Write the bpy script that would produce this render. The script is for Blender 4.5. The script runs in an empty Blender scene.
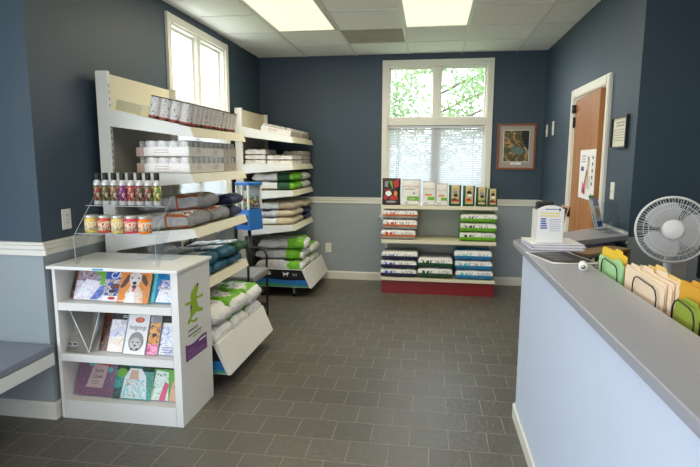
import bpy, bmesh, math, random
from mathutils import Vector, Matrix, noise
random.seed(7)
D = bpy.data
SC = bpy.context.scene
COL = SC.collection
PI = math.pi
R = math.radians

# ------------------------------------------------------------------ materials
MATS = {}
def mat(name, col, rough=.5, metal=0, var=.06, vscale=6, bump=0, bscale=60, emit=None, estr=0, spec=.5, trans=0):
    if name in MATS: return MATS[name]
    m = D.materials.new(name); m.use_nodes = True
    nt = m.node_tree; b = nt.nodes['Principled BSDF']
    c = (*col, 1)
    b.inputs['Roughness'].default_value = rough; b.inputs['Metallic'].default_value = metal
    b.inputs['Specular IOR Level'].default_value = spec
    if trans: b.inputs['Transmission Weight'].default_value = trans
    b.inputs['Base Color'].default_value = c
    if var or bump:
        tc = nt.nodes.new('ShaderNodeTexCoord')
    if var:
        n = nt.nodes.new('ShaderNodeTexNoise'); n.inputs['Scale'].default_value = vscale; n.inputs['Detail'].default_value = 3
        nt.links.new(tc.outputs['Object'], n.inputs['Vector'])
        r = nt.nodes.new('ShaderNodeValToRGB')
        r.color_ramp.elements[0].position = .3; r.color_ramp.elements[1].position = .7
        r.color_ramp.elements[0].color = (*[x*(1-var) for x in col], 1)
        r.color_ramp.elements[1].color = (*[min(1, x*(1+var)) for x in col], 1)
        nt.links.new(n.outputs['Fac'], r.inputs['Fac']); nt.links.new(r.outputs['Color'], b.inputs['Base Color'])
    if bump:
        n2 = nt.nodes.new('ShaderNodeTexNoise'); n2.inputs['Scale'].default_value = bscale; n2.inputs['Detail'].default_value = 4
        nt.links.new(tc.outputs['Object'], n2.inputs['Vector'])
        bp = nt.nodes.new('ShaderNodeBump'); bp.inputs['Strength'].default_value = min(1, bump*(2 if name.startswith('bag') else 1)); bp.inputs['Distance'].default_value = .03 if name.startswith('bag') else .01; n2.inputs['Distortion'].default_value = 1.2 if name.startswith('bag') else 0
        nt.links.new(n2.outputs['Fac'], bp.inputs['Height']); nt.links.new(bp.outputs['Normal'], b.inputs['Normal'])
    if emit:
        b.inputs['Emission Color'].default_value = (*emit, 1); b.inputs['Emission Strength'].default_value = estr
    MATS[name] = m
    return m
def mot(name, cols, scale=40, rough=.45, detail=3, dist=.6, stretch=(1, 1, 1), stops=None, bump=0):
    """printed multi-colour mottle (photographic print on covers, labels and packaging)"""
    if name in MATS: return MATS[name]
    m = mat(name, cols[0], rough, var=0, bump=bump, bscale=26); nt = m.node_tree; b = nt.nodes['Principled BSDF']
    tc = nt.nodes.new('ShaderNodeTexCoord'); mp = nt.nodes.new('ShaderNodeMapping'); mp.inputs['Scale'].default_value = stretch; mp.inputs['Location'].default_value = (len(name)*1.7, scale*.13, 3.1)
    n = nt.nodes.new('ShaderNodeTexNoise'); n.inputs['Scale'].default_value = scale; n.inputs['Detail'].default_value = detail; n.inputs['Distortion'].default_value = dist
    nt.links.new(tc.outputs['Object'], mp.inputs['Vector']); nt.links.new(mp.outputs[0], n.inputs['Vector'])
    r = nt.nodes.new('ShaderNodeValToRGB'); cr = r.color_ramp; cr.interpolation = 'CONSTANT'
    k = len(cols); st = stops or [.0]+[.36+.28*i/max(1, k-2) for i in range(k-1)]
    cr.elements[0].position = 0; cr.elements[0].color = (*cols[0], 1)
    cr.elements[1].position = st[1]; cr.elements[1].color = (*cols[1], 1)
    for i in range(2, k): e = cr.elements.new(st[i]); e.color = (*cols[i], 1)
    nt.links.new(n.outputs['Fac'], r.inputs['Fac']); nt.links.new(r.outputs[0], b.inputs['Base Color'])
    return m
def S(*c):  # sRGB 0..255 -> linear
    return tuple(((x/255)/12.92 if x/255 <= .04045 else ((x/255+.055)/1.055)**2.4) for x in c)
def clear_mat(name, col=(1, 1, 1), refl=.06, rough=.02):
    m = D.materials.new(name); m.use_nodes = True; nt = m.node_tree
    nt.nodes.remove(nt.nodes['Principled BSDF'])
    t = nt.nodes.new('ShaderNodeBsdfTransparent'); t.inputs['Color'].default_value = (*col, 1)
    g = nt.nodes.new('ShaderNodeBsdfGlossy'); g.inputs['Roughness'].default_value = rough
    x = nt.nodes.new('ShaderNodeMixShader'); x.inputs['Fac'].default_value = refl
    nt.links.new(t.outputs[0], x.inputs[1]); nt.links.new(g.outputs[0], x.inputs[2])
    nt.links.new(x.outputs[0], nt.nodes['Material Output'].inputs['Surface'])
    MATS[name] = m
    return m

wall_hi = mat('paint slate blue', S(54, 72, 87), .55, var=.02, bump=.04, bscale=120)
wall_lo = mat('paint pale grey blue', S(152, 161, 167), .55, var=.02, bump=.04, bscale=120)
trimm = mat('trim white', S(226, 224, 214), .4, var=.02)
white = mat('white laminate', S(232, 232, 228), .35, var=.015)
whitem = mat('white metal', S(228, 228, 224), .35, var=.015)
cream = mat('cream and warm lit metal', S(222, 216, 190), .4, var=.02)
greyp = mat('grey back panel', S(176, 178, 170), .5, var=.02)
tgrey = mat('grey countertop', S(156, 158, 168), .33, var=.03, vscale=180)
cblue = mat('counter pale blue', S(204, 215, 235), .5, var=.012)
black = mat('black metal', S(22, 22, 24), .4, var=.05)
blackp = mat('black plastic', S(26, 26, 28), .45, var=.05)
chrome = mat('chrome', S(190, 190, 195), .2, 1, var=.02)
wood = mat('oak', S(150, 88, 42), .45, var=.2, vscale=5)
glass = clear_mat('glass', (.97, .99, .98), .05)
acryl = clear_mat('acrylic', (.93, .945, .95), .035, .05)
filmm = clear_mat('shrink film', (.95, .95, .95), .06, .15)
sv = mat('bag silver', S(198, 198, 200), .38, .05, var=.10, vscale=14, bump=.5, bscale=26)
svd = mat('bag dark silver', S(160, 160, 164), .40, .1, var=.12, vscale=14, bump=.5, bscale=26)
wh = mat('bag white', S(232, 232, 230), .4, var=.05, vscale=14, bump=.35, bscale=26)
org = mat('bag orange', S(196, 100, 42), .45, var=.12, vscale=20)
navy = mat('bag navy', S(28, 32, 74), .4, var=.12, vscale=14, bump=.35, bscale=26)
teal = mat('bag teal', S(20, 96, 124), .4, var=.2, vscale=12, bump=.4, bscale=26)
lime = mat('bag lime', S(112, 184, 34), .4, var=.12, vscale=14, bump=.35, bscale=26)
dgrn = mat('bag dark green', S(14, 74, 42), .4, var=.15, vscale=14, bump=.35, bscale=26)
blueb = mat('bag blue', S(24, 128, 184), .4, var=.12, vscale=14, bump=.35, bscale=26)
ink = mat('ink black', S(28, 28, 30), .5, var=0)
inkr = mat('ink red', S(186, 40, 34), .5, var=0)
inko = mat('ink orange', S(224, 138, 44), .5, var=.1, vscale=30)
inkb = mat('ink blue', S(40, 84, 170), .5, var=.1, vscale=30)
inkg = mat('ink green', S(106, 176, 48), .5, var=.1, vscale=30)
inkp = mat('ink pink', S(222, 92, 132), .5, var=.1, vscale=30)
inkt = mat('ink teal', S(84, 188, 190), .5, var=.2, vscale=30)
inky = mat('ink yellow', S(238, 206, 60), .5, var=.05)
inkl = mat('ink lilac', S(176, 168, 206), .5, var=.2, vscale=30)
inks = mat('ink skin', S(222, 178, 150), .5, var=.08, vscale=30)
inkgr = mat('ink grey', S(146, 146, 150), .5, var=.15, vscale=60)
inkpu = mat('ink purple', S(112, 62, 128), .5, var=.04)
inkbr = mat('ink brown', S(96, 54, 38), .5, var=.2, vscale=40)
paper = mat('paper white', S(240, 240, 240), .6, var=.02)
beige = mat('bag beige', S(206, 190, 160), .45, var=.15, vscale=18, bump=.3, bscale=26)

whp = mot('printed white', [S(40, 40, 44), S(236, 236, 234), S(232, 232, 230), S(150, 150, 154)], 70, .4, 4, .4, (1, .45, 1), [0, .40, .55, .66])
whg = mot('printed white grey', [S(120, 120, 124), S(236, 236, 234), S(228, 228, 226), S(170, 170, 172)], 70, .4, 4, .4, (1, .45, 1), [0, .42, .55, .64])
# ------------------------------------------------------------------ object helpers
def link(o, parent=None):
    COL.objects.link(o)
    if parent: o.parent = parent
    return o
def props(o, label, cat, group=None, kind=None):
    if label: o['label'] = label
    if cat: o['category'] = cat
    if group: o['group'] = group
    if kind: o['kind'] = kind
    return o
def thing(name, label, cat, loc=(0, 0, 0), rz=0, group=None):
    o = D.objects.new(name, None); link(o); o.location = loc; o.rotation_euler = (0, 0, rz)
    o.empty_display_size = .05
    return props(o, label, cat, group)
class MB:
    def __init__(s): s.v = []; s.f = []; s.m = []; s.mats = []; s.smooth = []
    def mi(s, m):
        if m not in s.mats: s.mats.append(m)
        return s.mats.index(m)
    def add(s, vs, fs, m, M=None, smooth=False):
        o = len(s.v)
        if M is not None: vs = [M @ Vector(v) for v in vs]
        s.v += [tuple(v) for v in vs]
        for k, f in enumerate(fs):
            s.f.append([i+o for i in f]); s.smooth.append(smooth)
            s.m.append(s.mi(m[k] if isinstance(m, list) else m))
    def box(s, a, b, m, M=None, bev=0):
        x0, y0, z0 = a; x1, y1, z1 = b
        if bev:
            bm = bmesh.new(); bmesh.ops.create_cube(bm, size=1)
            for v in bm.verts: v.co = Vector(((x0+x1)/2+v.co.x*(x1-x0), (y0+y1)/2+v.co.y*(y1-y0), (z0+z1)/2+v.co.z*(z1-z0)))
            bmesh.ops.bevel(bm, geom=bm.edges[:], offset=bev, segments=2, affect='EDGES', profile=.5)
            bm.verts.index_update()
            s.add([v.co.copy() for v in bm.verts], [[v.index for v in f.verts] for f in bm.faces], m, M)
            bm.free(); return s
        s.add([(x0,y0,z0),(x1,y0,z0),(x1,y1,z0),(x0,y1,z0),(x0,y0,z1),(x1,y0,z1),(x1,y1,z1),(x0,y1,z1)],
              [(0,3,2,1),(4,5,6,7),(0,1,5,4),(1,2,6,5),(2,3,7,6),(3,0,4,7)], m, M); return s
    def prism(s, poly, z0, z1, m, axis='z', M=None):
        n = len(poly)
        def P(a, b, c): return {'z': (a, b, c), 'y': (a, c, b), 'x': (c, a, b)}[axis]
        vs = [P(a, b, z0) for a, b in poly]+[P(a, b, z1) for a, b in poly]
        fs = [list(range(n))[::-1], list(range(n, 2*n))]+[[i, (i+1) % n, n+(i+1) % n, n+i] for i in range(n)]
        s.add(vs, fs, m, M); return s
    def lathe(s, prof, m, n=20, M=None, smooth=True):
        # prof: list of (r,z[,mat])
        vs = []; fs = []; ms = []
        for p in prof:
            for k in range(n):
                a = 2*PI*k/n; vs.append((p[0]*math.cos(a), p[0]*math.sin(a), p[1]))
        for i in range(len(prof)-1):
            mm = prof[i][2] if len(prof[i]) > 2 else m
            for k in range(n):
                fs.append([i*n+k, i*n+(k+1) % n, (i+1)*n+(k+1) % n, (i+1)*n+k]); ms.append(mm)
        m0 = ms[0]; m1 = ms[-1]
        if prof[0][0] > 1e-6: fs.append(list(range(n))[::-1]); ms.append(m0)
        if prof[-1][0] > 1e-6: fs.append([(len(prof)-1)*n+k for k in range(n)]); ms.append(m1)
        s.add(vs, fs, ms, M, smooth); return s
    def tube(s, pts, r, m, n=8, closed=False):
        pts = [Vector(p) for p in pts]; L = len(pts); vs = []; fs = []
        up = None
        for i, p in enumerate(pts):
            a = pts[i-1] if (i or closed) else p; b = pts[(i+1) % L] if (i < L-1 or closed) else p
            t = (b-a).normalized()
            if up is None: up = Vector((0, 0, 1)) if abs(t.z) < .9 else Vector((1, 0, 0))
            u = (up-t*up.dot(t)).normalized(); up = u; w = t.cross(u)
            for k in range(n):
                q = 2*PI*k/n; vs.append(p+(u*math.cos(q)+w*math.sin(q))*r)
        for i in range(L if closed else L-1):
            j = (i+1) % L
            for k in range(n): fs.append([i*n+k, i*n+(k+1) % n, j*n+(k+1) % n, j*n+k])
        if not closed: fs += [list(range(n))[::-1], [(L-1)*n+k for k in range(n)]]
        s.add(vs, fs, m, None, True); return s
    def mesh(s, name):
        me = D.meshes.new(name); me.from_pydata(s.v, [], s.f)
        for m in s.mats: me.materials.append(m)
        me.polygons.foreach_set('material_index', s.m)
        me.polygons.foreach_set('use_smooth', s.smooth)
        me.validate(); me.update()
        return me
    def build(s, name, parent=None, loc=None, rot=None):
        o = D.objects.new(name, s.mesh(name)); link(o, parent)
        if loc: o.location = loc
        if rot: o.rotation_euler = rot
        return o
def struct(o): o['kind'] = 'structure'; return o
def copy_tree(o, parent=None):
    c = o.copy(); COL.objects.link(c); c.parent = parent
    for ch in list(o.children): copy_tree(ch, c)
    return c

# printed sheets: flat layered artwork in a local (u right, v up) frame facing +w
TC = {}
def text_geo(st, size):
    k = (st, size)
    if k not in TC:
        cu = D.curves.new('t', 'FONT'); cu.body = st; cu.size = size; cu.align_x = 'CENTER'; cu.align_y = 'CENTER'; cu.resolution_u = 2
        o = D.objects.new('t', cu); COL.objects.link(o)
        dg = bpy.context.evaluated_depsgraph_get()
        me = D.meshes.new_from_object(o.evaluated_get(dg))
        TC[k] = ([tuple(v.co[:2]) for v in me.vertices], [list(p.vertices) for p in me.polygons])
        D.objects.remove(o); D.curves.remove(cu); D.meshes.remove(me)
    return TC[k]
class Print(MB):
    def __init__(s, w0=0, step=.00035, vmax=None): super().__init__(); s.w = w0; s.step = step; s.vmax = vmax
    def poly(s, pts, m):
        if s.vmax is not None:
            out = []; V = s.vmax
            for a, b in zip(pts, pts[1:]+pts[:1]):
                if a[1] <= V: out.append(a)
                if (a[1] <= V) != (b[1] <= V): t = (V-a[1])/(b[1]-a[1]); out.append((a[0]+(b[0]-a[0])*t, V))
            pts = out
            if len(pts) < 3: return s
        s.w += s.step; s.add([(a, b, s.w) for a, b in pts], [list(range(len(pts)))], m); return s
    def rect(s, a, b, c, d, m): return s.poly([(a, b), (c, b), (c, d), (a, d)], m)
    def ell(s, cx, cy, rx, ry, m, rot=0, n=18):
        c, q = math.cos(rot), math.sin(rot)
        return s.poly([(cx+rx*math.cos(t)*c-ry*math.sin(t)*q, cy+rx*math.cos(t)*q+ry*math.sin(t)*c) for t in [2*PI*k/n for k in range(n)]], m)
    def text(s, st, x, y, size, m, sx=1, rot=0):
        s.w += s.step; vs, fs = text_geo(st, size); c, q = math.cos(rot), math.sin(rot)
        s.add([(x+a*sx*c-b*q, y+a*sx*q+b*c, s.w) for a, b in vs], fs, m); return s
    def lines(s, x0, x1, y, dy, n, m, h=.35, seed=0, ragged=.3):
        rr = random.Random(seed)
        s.w += s.step
        for k in range(n):
            xe = x1-(x1-x0)*ragged*rr.random()
            s.add([(x0, y-k*dy, s.w), (xe, y-k*dy, s.w), (xe, y-k*dy+dy*h, s.w), (x0, y-k*dy+dy*h, s.w)], [[0, 1, 2, 3]], m)
        return s
def frame_uvw(o, u, v, w):  # matrix taking local (u,v,w) axes to given world directions
    M = Matrix.Identity(4)
    for i, a in enumerate((u, v, w)):
        a = Vector(a).normalized()
        for j in range(3): M[j][i] = a[j]
    M.translation = Vector(o); return M
FRONT = lambda x, y, z: frame_uvw((x, y, z), (1, 0, 0), (0, 0, 1), (0, -1, 0))      # faces the camera (-y)

# ------------------------------------------------------------------ room
H = 2.705; XL = -2.10; XR = 1.264; YB = 6.31; YS = 2.527; YE = 3.54
YR = -2.6; XA = -3.3; XD = 3.6; T = .12; ZR = 1.0

# floor: 8 inch slate-look tiles in running bond
fm = D.materials.new('slate floor tile'); fm.use_nodes = True; nt = fm.node_tree; b = nt.nodes['Principled BSDF']
tc = nt.nodes.new('ShaderNodeTexCoord'); mp = nt.nodes.new('ShaderNodeMapping')
mp.inputs['Location'].default_value = (.078, .044+10, 0); nt.links.new(tc.outputs['Object'], mp.inputs['Vector'])
br = nt.nodes.new('ShaderNodeTexBrick'); br.inputs['Scale'].default_value = 1; br.offset = .5; br.offset_frequency = 2; br.squash = 1
br.inputs['Brick Width'].default_value = .206; br.inputs['Row Height'].default_value = .2; br.inputs['Mortar Size'].default_value = .0030; br.inputs['Mortar Smooth'].default_value = .3
br.inputs['Color1'].default_value = (*S(97, 93, 84), 1); br.inputs['Color2'].default_value = (*S(107, 103, 93), 1); br.inputs['Mortar'].default_value = (*S(148, 142, 127), 1)
nt.links.new(mp.outputs[0], br.inputs['Vector'])
ns = nt.nodes.new('ShaderNodeTexNoise'); ns.inputs['Scale'].default_value = 34; ns.inputs['Detail'].default_value = 5; nt.links.new(tc.outputs['Object'], ns.inputs['Vector'])
mx = nt.nodes.new('ShaderNodeMix'); mx.data_type = 'RGBA'; mx.blend_type = 'MULTIPLY'; mx.inputs['Factor'].default_value = .35
nt.links.new(br.outputs['Color'], mx.inputs[6]); nt.links.new(ns.outputs['Fac'], mx.inputs[7]); nt.links.new(mx.outputs[2], b.inputs['Base Color'])
b.inputs['Roughness'].default_value = .36
ma = nt.nodes.new('ShaderNodeMath'); ma.operation = 'MULTIPLY_ADD'; ma.inputs[1].default_value = -1.0; nt.links.new(br.outputs['Fac'], ma.inputs[0]); 
nm = nt.nodes.new('ShaderNodeMath'); nm.operation = 'MULTIPLY'; nm.inputs[1].default_value = .8; nt.links.new(ns.outputs['Fac'], nm.inputs[0]); nt.links.new(nm.outputs[0], ma.inputs[2])
bp = nt.nodes.new('ShaderNodeBump'); bp.inputs['Strength'].default_value = .6; bp.inputs['Distance'].default_value = .008
nt.links.new(ma.outputs[0], bp.inputs['Height']); nt.links.new(bp.outputs[0], b.inputs['Normal'])
FP = [(XA-T, YR-T), (XD+T, YR-T), (XD+T, YE+T), (XR+T, YE+T), (XR+T, YB+T), (XL-T, YB+T), (XL-T, YS+T), (XA-T, YS+T)]
f = MB(); f.prism(FP, -.1, 0, fm); struct(f.build('floor'))

# ceiling with tiles and T-bar grid
ctile = mat('ceiling tile', S(244, 241, 234), .8, var=.05, vscale=70, bump=.4, bscale=160)
cstain = mat('ceiling tile stained', S(172, 164, 148), .8, var=.10, vscale=5, bump=.4, bscale=160)
G0 = -1.506; W = .61
c = MB()
c.prism(FP, H+.02, H+.1, ctile)
struct(c.build('ceiling'))
fix = {(0, 2), (0, 3), (2, 2), (2, 3), (0, 7), (0, 8), (2, 7), (2, 8), (4, 7), (4, 8)}
ct = MB()
for i in range(-4, 9):
    for j in range(-1, 15):
        x0 = max(XA, G0+i*W); x1 = min(XD, G0+(i+1)*W); y1 = min(YB, YB-j*W); y0 = max(YR, YB-(j+1)*W)
        if y0 > YS-.3: x0 = max(x0, XL); x1 = min(x1, XR if y0 > YE-.3 else XD)
        if x1-x0 < .02 or y1-y0 < .02 or (i, j) in fix: continue
        ct.box((x0, y0, H+.004), (x1, y1, H+.019), cstain if (i, j) == (1, 1) else ctile)
struct(ct.build('trim_1'))
g = MB()
for i in range(-4, 9):
    x = G0+i*W
    if XA < x < XD: g.box((x-.012, YR, H-.002), (x+.012, YS if x < XL else (YE if x > XR else YB), H+.004), trimm)
for j in range(1, 15):
    y = YB-j*W
    if y > YR:
        xs = [XL if y > YS else XA]+sorted(q for (i, k) in fix if k == j and (i, j-1) in fix for q in (G0+i*W, G0+(i+1)*W))+[XR if y > YE else XD]
        for xa, xb in zip(xs[::2], xs[1::2]): g.box((xa, y-.012, H-.0016), (xb, y+.012, H+.0036), trimm)
struct(g.build('trim_2'))

def wall_strip(mb, axis, c0, c1, a, bq, holes=()):
    """wall slab between c0..c1 (thickness), running a..bq; holes (s0,s1,z0,z1); two-tone paint split at ZR"""
    segs = []
    cuts = sorted([a, bq]+[h[0] for h in holes]+[h[1] for h in holes])
    for s0, s1 in zip(cuts, cuts[1:]):
        if s1-s0 < 1e-4: continue
        hz = [h for h in holes if h[0] <= s0+1e-5 and h[1] >= s1-1e-5]
        zs = [(0, H+.02)]
        if hz: zs = [(0, hz[0][2]), (hz[0][3], H+.02)]
        for z0, z1 in zs:
            if z1-z0 < 1e-3: continue
            for q0, q1, m in ((z0, min(z1, ZR), wall_lo), (max(z0, ZR), z1, wall_hi)):
                if q1-q0 < 1e-4: continue
                if axis == 'x': mb.box((s0, c0, q0), (s1, c1, q1), m)
                else: mb.box((c0, s0, q0), (c1, s1, q1), m)
WZ0, WZ1 = .82, 2.575
wb = MB(); wall_strip(wb, 'x', YB, YB+T, XL-T, XR+T, [(-.525, .626, WZ0, WZ1)]); struct(wb.build('wall_back'))
wl = MB(); wall_strip(wl, 'y', XL-T, XL, YS+T, YB, [(4.075, 5.205, WZ0, WZ1)]); struct(wl.build('wall_left'))
ws = MB(); wall_strip(ws, 'x', YS, YS+T, XA, XL); struct(ws.build('wall_alcove'))
wa = MB(); wall_strip(wa, 'y', XA-T, XA, YR, YS+T, [(-2.3, 1.0, .75, 2.45)]); struct(wa.build('wall_left_front'))
wr = MB(); wall_strip(wr, 'y', XR, XR+T, YE, YB, [(4.12, 5.0, 0, 2.03)]); struct(wr.build('wall_right'))
wd = MB(); wall_strip(wd, 'x', YE, YE+T, XR+T, XD+T); struct(wd.build('wall_right_recess'))
we = MB(); wall_strip(we, 'y', XD, XD+T, YR, YE); struct(we.build('wall_right_front'))
wf = MB(); wall_strip(wf, 'x', YR-T, YR, XA-T, XD+T, [(-2.3, -.2, .2, 1.8)]); struct(wf.build('wall_front'))
# room beyond the door, so that the gap is not open to the sky
hb = MB(); hb.box((XR+T, 4.0, 0), (XR+T+.9, 4.05, 2.4), wall_lo); hb.box((XR+T, 5.1, 0), (XR+T+.9, 5.15, 2.4), wall_lo)
hb.box((XR+T+.9, 4.0, 0), (XR+T+.95, 5.15, 2.4), wall_lo); hb.box((XR+T, 4.0, 2.4), (XR+T+.95, 5.15, 2.45), wall_lo); hb.box((XR+T, 4.0, -.05), (XR+T+.95, 5.15, 0), fm)
struct(hb.build('wall_closet'))

# chair rails and baseboards
def rail_prof(d=1):  # offset from wall, z
    return [(0, .955), (.012, .955), (.012, .985), (.02, .992), (.02, 1.012), (.028, 1.018), (.028, 1.03), (0, 1.03)]
def base_prof(): return [(0, 0), (.014, 0), (.014, .085), (.006, .1), (0, .1)]
n_tr = [3]
def run(axis, wallc, sgn, a, b_, prof, name):
    m = MB(); pts = [(wallc+sgn*o, z) for o, z in prof]
    if axis == 'x': m.prism([(p[0], p[1]) for p in pts], a, b_, trimm, 'x')      # profile in y,z along x
    else: m.prism(pts, a, b_, trimm, 'y')
    struct(m.build(name))
run('x', YB, -1, XL, -.59, rail_prof(), 'trim_3'); run('x', YB, -1, .69, XR, rail_prof(), 'trim_4')
run('y', XL, 1, YS, 4.0, rail_prof(), 'trim_5'); run('y', XL, 1, 5.28, YB, rail_prof(), 'trim_6')
run('x', YS, -1, XA, XL+.028, rail_prof(), 'trim_7'); run('y', XR, -1, 5.12, YB, rail_prof(), 'trim_8'); run('y', XR, -1, YE, 4.02, rail_prof(), 'trim_9')
run('x', YB, -1, XL, XR, base_prof(), 'baseboard_back'); run('y', XL, 1, YS, YB, base_prof(), 'baseboard_left')
run('x', YS, -1, XA, XL+.014, base_prof(), 'baseboard_alcove'); run('y', XR, -1, 5.12, YB, base_prof(), 'baseboard_right')

# windows -------------------------------------------------------------
def window(name, M, w, z0, z1, cas):
    """local: u across (0..w = opening), v up (world z), w out towards the room; opening depth T behind"""
    root = D.objects.new(name, None); link(root); struct(root); root.matrix_world = M
    def bx(mb, u0, u1, v0, v1, a, b2): mb.box((u0, v0, a), (u1, v1, b2), trimm)
    m = MB()
    bx(m, -cas, 0, z0-cas, z1+cas, 0, .022); bx(m, w, w+cas, z0-cas, z1+cas, 0, .022); bx(m, -cas+.001, w+cas-.001, z1, z1+cas-.001, 0, .021); bx(m, -cas-.02, w+cas+.02, z0-.03, z0, 0, .05)
    m.box((-cas+.004, z0-cas, 0), (w+cas-.004, z0-.03, .018), trimm)
    # jamb liners
    bx(m, 0, .015, z0, z1, -T, 0); bx(m, w-.015, w, z0, z1, -T, 0); bx(m, .015, w-.015, z1-.015, z1, -T, 0); bx(m, .015, w-.015, z0, z0+.015, -T, 0)
    struct(m.build('window_casing', root))
    zm = 1.93
    s_ = MB()
    bx(s_, .015, w-.015, zm-.04, zm+.045, -.10, .012)                     # transom bar
    bx(s_, w/2-.036, w/2+.036, zm+.045, z1-.015, -.10, -.01)              # upper mullion
    bx(s_, w/2-.03, w/2+.03, z0+.015, zm-.04, -.10, -.06)                 # lower mullion
    for (a0, a1, v0, v1) in ((.015, w/2-.036, zm+.045, z1-.015), (w/2+.036, w-.015, zm+.045, z1-.015), (.015, w/2-.03, z0+.015, zm-.04), (w/2+.03, w-.015, z0+.015, zm-.04)):
        q = .02
        bx(s_, a0, a0+q, v0, v1, -.09, -.05); bx(s_, a1-q, a1, v0, v1, -.09, -.05); bx(s_, a0+q, a1-q, v0, v0+q, -.09, -.05); bx(s_, a0+q, a1-q, v1-q, v1, -.09, -.05)
    struct(s_.build('window_sash', root))
    for (a0, a1, v0, v1) in ((.03, w/2-.05, zm+.05, z1-.02), (w/2+.05, w-.03, zm+.05, z1-.02), (.03, w/2-.04, z0+.02, zm-.05), (w/2+.04, w-.03, z0+.02, zm-.05)):
        p = MB(); p.box((a0, v0, -.072), (a1, v1, -.068), glass); struct(p.build('pane', root))
    return root
MW1 = frame_uvw((-.525, YB, 0), (1, 0, 0), (0, 0, 1), (0, -1, 0))
MW2 = frame_uvw((XL, 4.075, 0), (0, 1, 0), (0, 0, 1), (1, 0, 0))
window('window_1', MW1, 1.151, WZ0, WZ1, .062)
window('window_2', MW2, 1.13, WZ0, WZ1, .062)
slatm = mat('blind slat', S(226, 228, 232), .5, var=.02)
nt = slatm.node_tree; tr = nt.nodes.new('ShaderNodeBsdfTranslucent'); tr.inputs['Color'].default_value = (.62, .64, .68, 1)
ms = nt.nodes.new('ShaderNodeMixShader'); ms.inputs['Fac'].default_value = .22
nt.links.new(nt.nodes['Principled BSDF'].outputs[0], ms.inputs[1]); nt.links.new(tr.outputs[0], ms.inputs[2]); nt.links.new(ms.outputs[0], nt.nodes['Material Output'].inputs['Surface'])
def blind(M, w, z0, z1, label):
    root = thing('venetian_blind', label, 'blind'); root.matrix_world = M
    m = MB(); m.box((.018, z1-.03, -.045), (w-.018, z1, -.008), slatm); m.build('headrail', root)
    m = MB(); z = z1-.045
    while z > z0+.03:
        a = R(47); dx = .0165*math.cos(a); dz = .0165*math.sin(a)
        m.add([(.025, z-dz, -.03+dx), (w-.025, z-dz, -.03+dx), (w-.025, z+dz, -.03-dx), (.025, z+dz, -.03-dx), (.025, z-dz+.001, -.03+dx), (w-.025, z-dz+.001, -.03+dx), (w-.025, z+dz+.001, -.03-dx), (.025, z+dz+.001, -.03-dx)],
              [(0, 3, 2, 1), (4, 5, 6, 7), (0, 1, 5, 4), (2, 3, 7, 6)], slatm)
        z -= .0265
    m.build('slats', root)
    m = MB(); m.box((.022, z0+.015, -.042), (w-.022, z0+.03, -.018), slatm); m.build('bottom_rail', root)
    for u in (.14, w-.14):
        m = MB(); m.box((u-.003, z0+.02, -.0165), (u+.003, z1-.02, -.0155), slatm); m.build('cord', root)
    m = MB(); m.tube([(.12, z1-.03, -.006), (.12, z1-.65, -.004)], .004, slatm, 6); m.build('wand', root)
blind(MW1, 1.151, .82, 1.885, 'white venetian blind lowered in the back window above the freestanding shelf')
blind(MW2, 1.13, .82, 1.885, 'white venetian blind in the left window behind the tall shelves of pet food')

# door ---------------------------------------------------------------
dr = D.objects.new('door_1', None); link(dr); struct(dr)
m = MB(); cs = .075
for y0, y1 in ((4.12-cs, 4.12), (5.0, 5.0+cs)): m.box((XR-.02, y0, 0), (XR, y1, 2.03+cs), trimm); m.box((XR-.026, y0+.01 if y0 < 4.5 else y0+.03, 0), (XR-.02, y1-.03 if y0 < 4.5 else y1-.01, 2.03+cs-.01), trimm)
m.box((XR-.0195, 4.12, 2.03), (XR, 5.0, 2.03+cs), trimm); m.box((XR-.026, 4.12, 2.04), (XR-.02, 5.0, 2.03+cs-.01), trimm)
m.box((XR, 4.12, 0), (XR+T, 4.135, 2.03), trimm); m.box((XR, 4.985, 0), (XR+T, 5.0, 2.03), trimm); m.box((XR, 4.135, 2.015), (XR+T, 4.985, 2.03), trimm)
struct(m.build('door_casing', dr))
dm = D.materials.new('oak door veneer'); dm.use_nodes = True; nt = dm.node_tree; b = nt.nodes['Principled BSDF']
tc = nt.nodes.new('ShaderNodeTexCoord'); mp = nt.nodes.new('ShaderNodeMapping'); mp.inputs['Scale'].default_value = (9, 9, .7)
nt.links.new(tc.outputs['Object'], mp.inputs['Vector'])
n = nt.nodes.new('ShaderNodeTexNoise'); n.inputs['Scale'].default_value = 2.2; n.inputs['Detail'].default_value = 6; nt.links.new(mp.outputs[0], n.inputs['Vector'])
r = nt.nodes.new('ShaderNodeValToRGB'); r.color_ramp.elements[0].color = (*S(150, 94, 46), 1); r.color_ramp.elements[1].color = (*S(188, 128, 72), 1); r.color_ramp.elements[0].position = .3; r.color_ramp.elements[1].position = .75
nt.links.new(n.outputs['Fac'], r.inputs['Fac']); nt.links.new(r.outputs[0], b.inputs['Base Color']); b.inputs['Roughness'].default_value = .4
doorm = dm
OPEN = R(3.2)
MD = Matrix.Translation((XR-.004, 4.982, 0)) @ Matrix.Rotation(-OPEN, 4, 'Z')
m = MB(); m.box((0, -.845, .012), (.044, 0, 2.012), doorm, bev=.002); lf = m.build('door_leaf', dr); lf.matrix_world = MD; struct(lf)
m = MB(); Mh = MD
for z in (.25, 1.02, 1.82): m.tube([(-.008, .004, z-.045), (-.008, .004, z+.045)], .008, black, 8); m.box((-.003, -.035, z-.045), (.001, 0, z+.045), black)
h_ = m.build('hinge', lf); h_.matrix_world = MD; struct(h_)
m = MB(); m.lathe([(.026, 0), (.026, .008), (.01, .012), (.01, .03), (.024, .036), (.026, .05), (.015, .058), (0, .06)], chrome, 16, Matrix.Translation((0, -.79, .93)) @ Matrix.Rotation(-PI/2, 4, 'Y'))
k_ = m.build('door_handle', lf); k_.matrix_world = MD; struct(k_)
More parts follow.
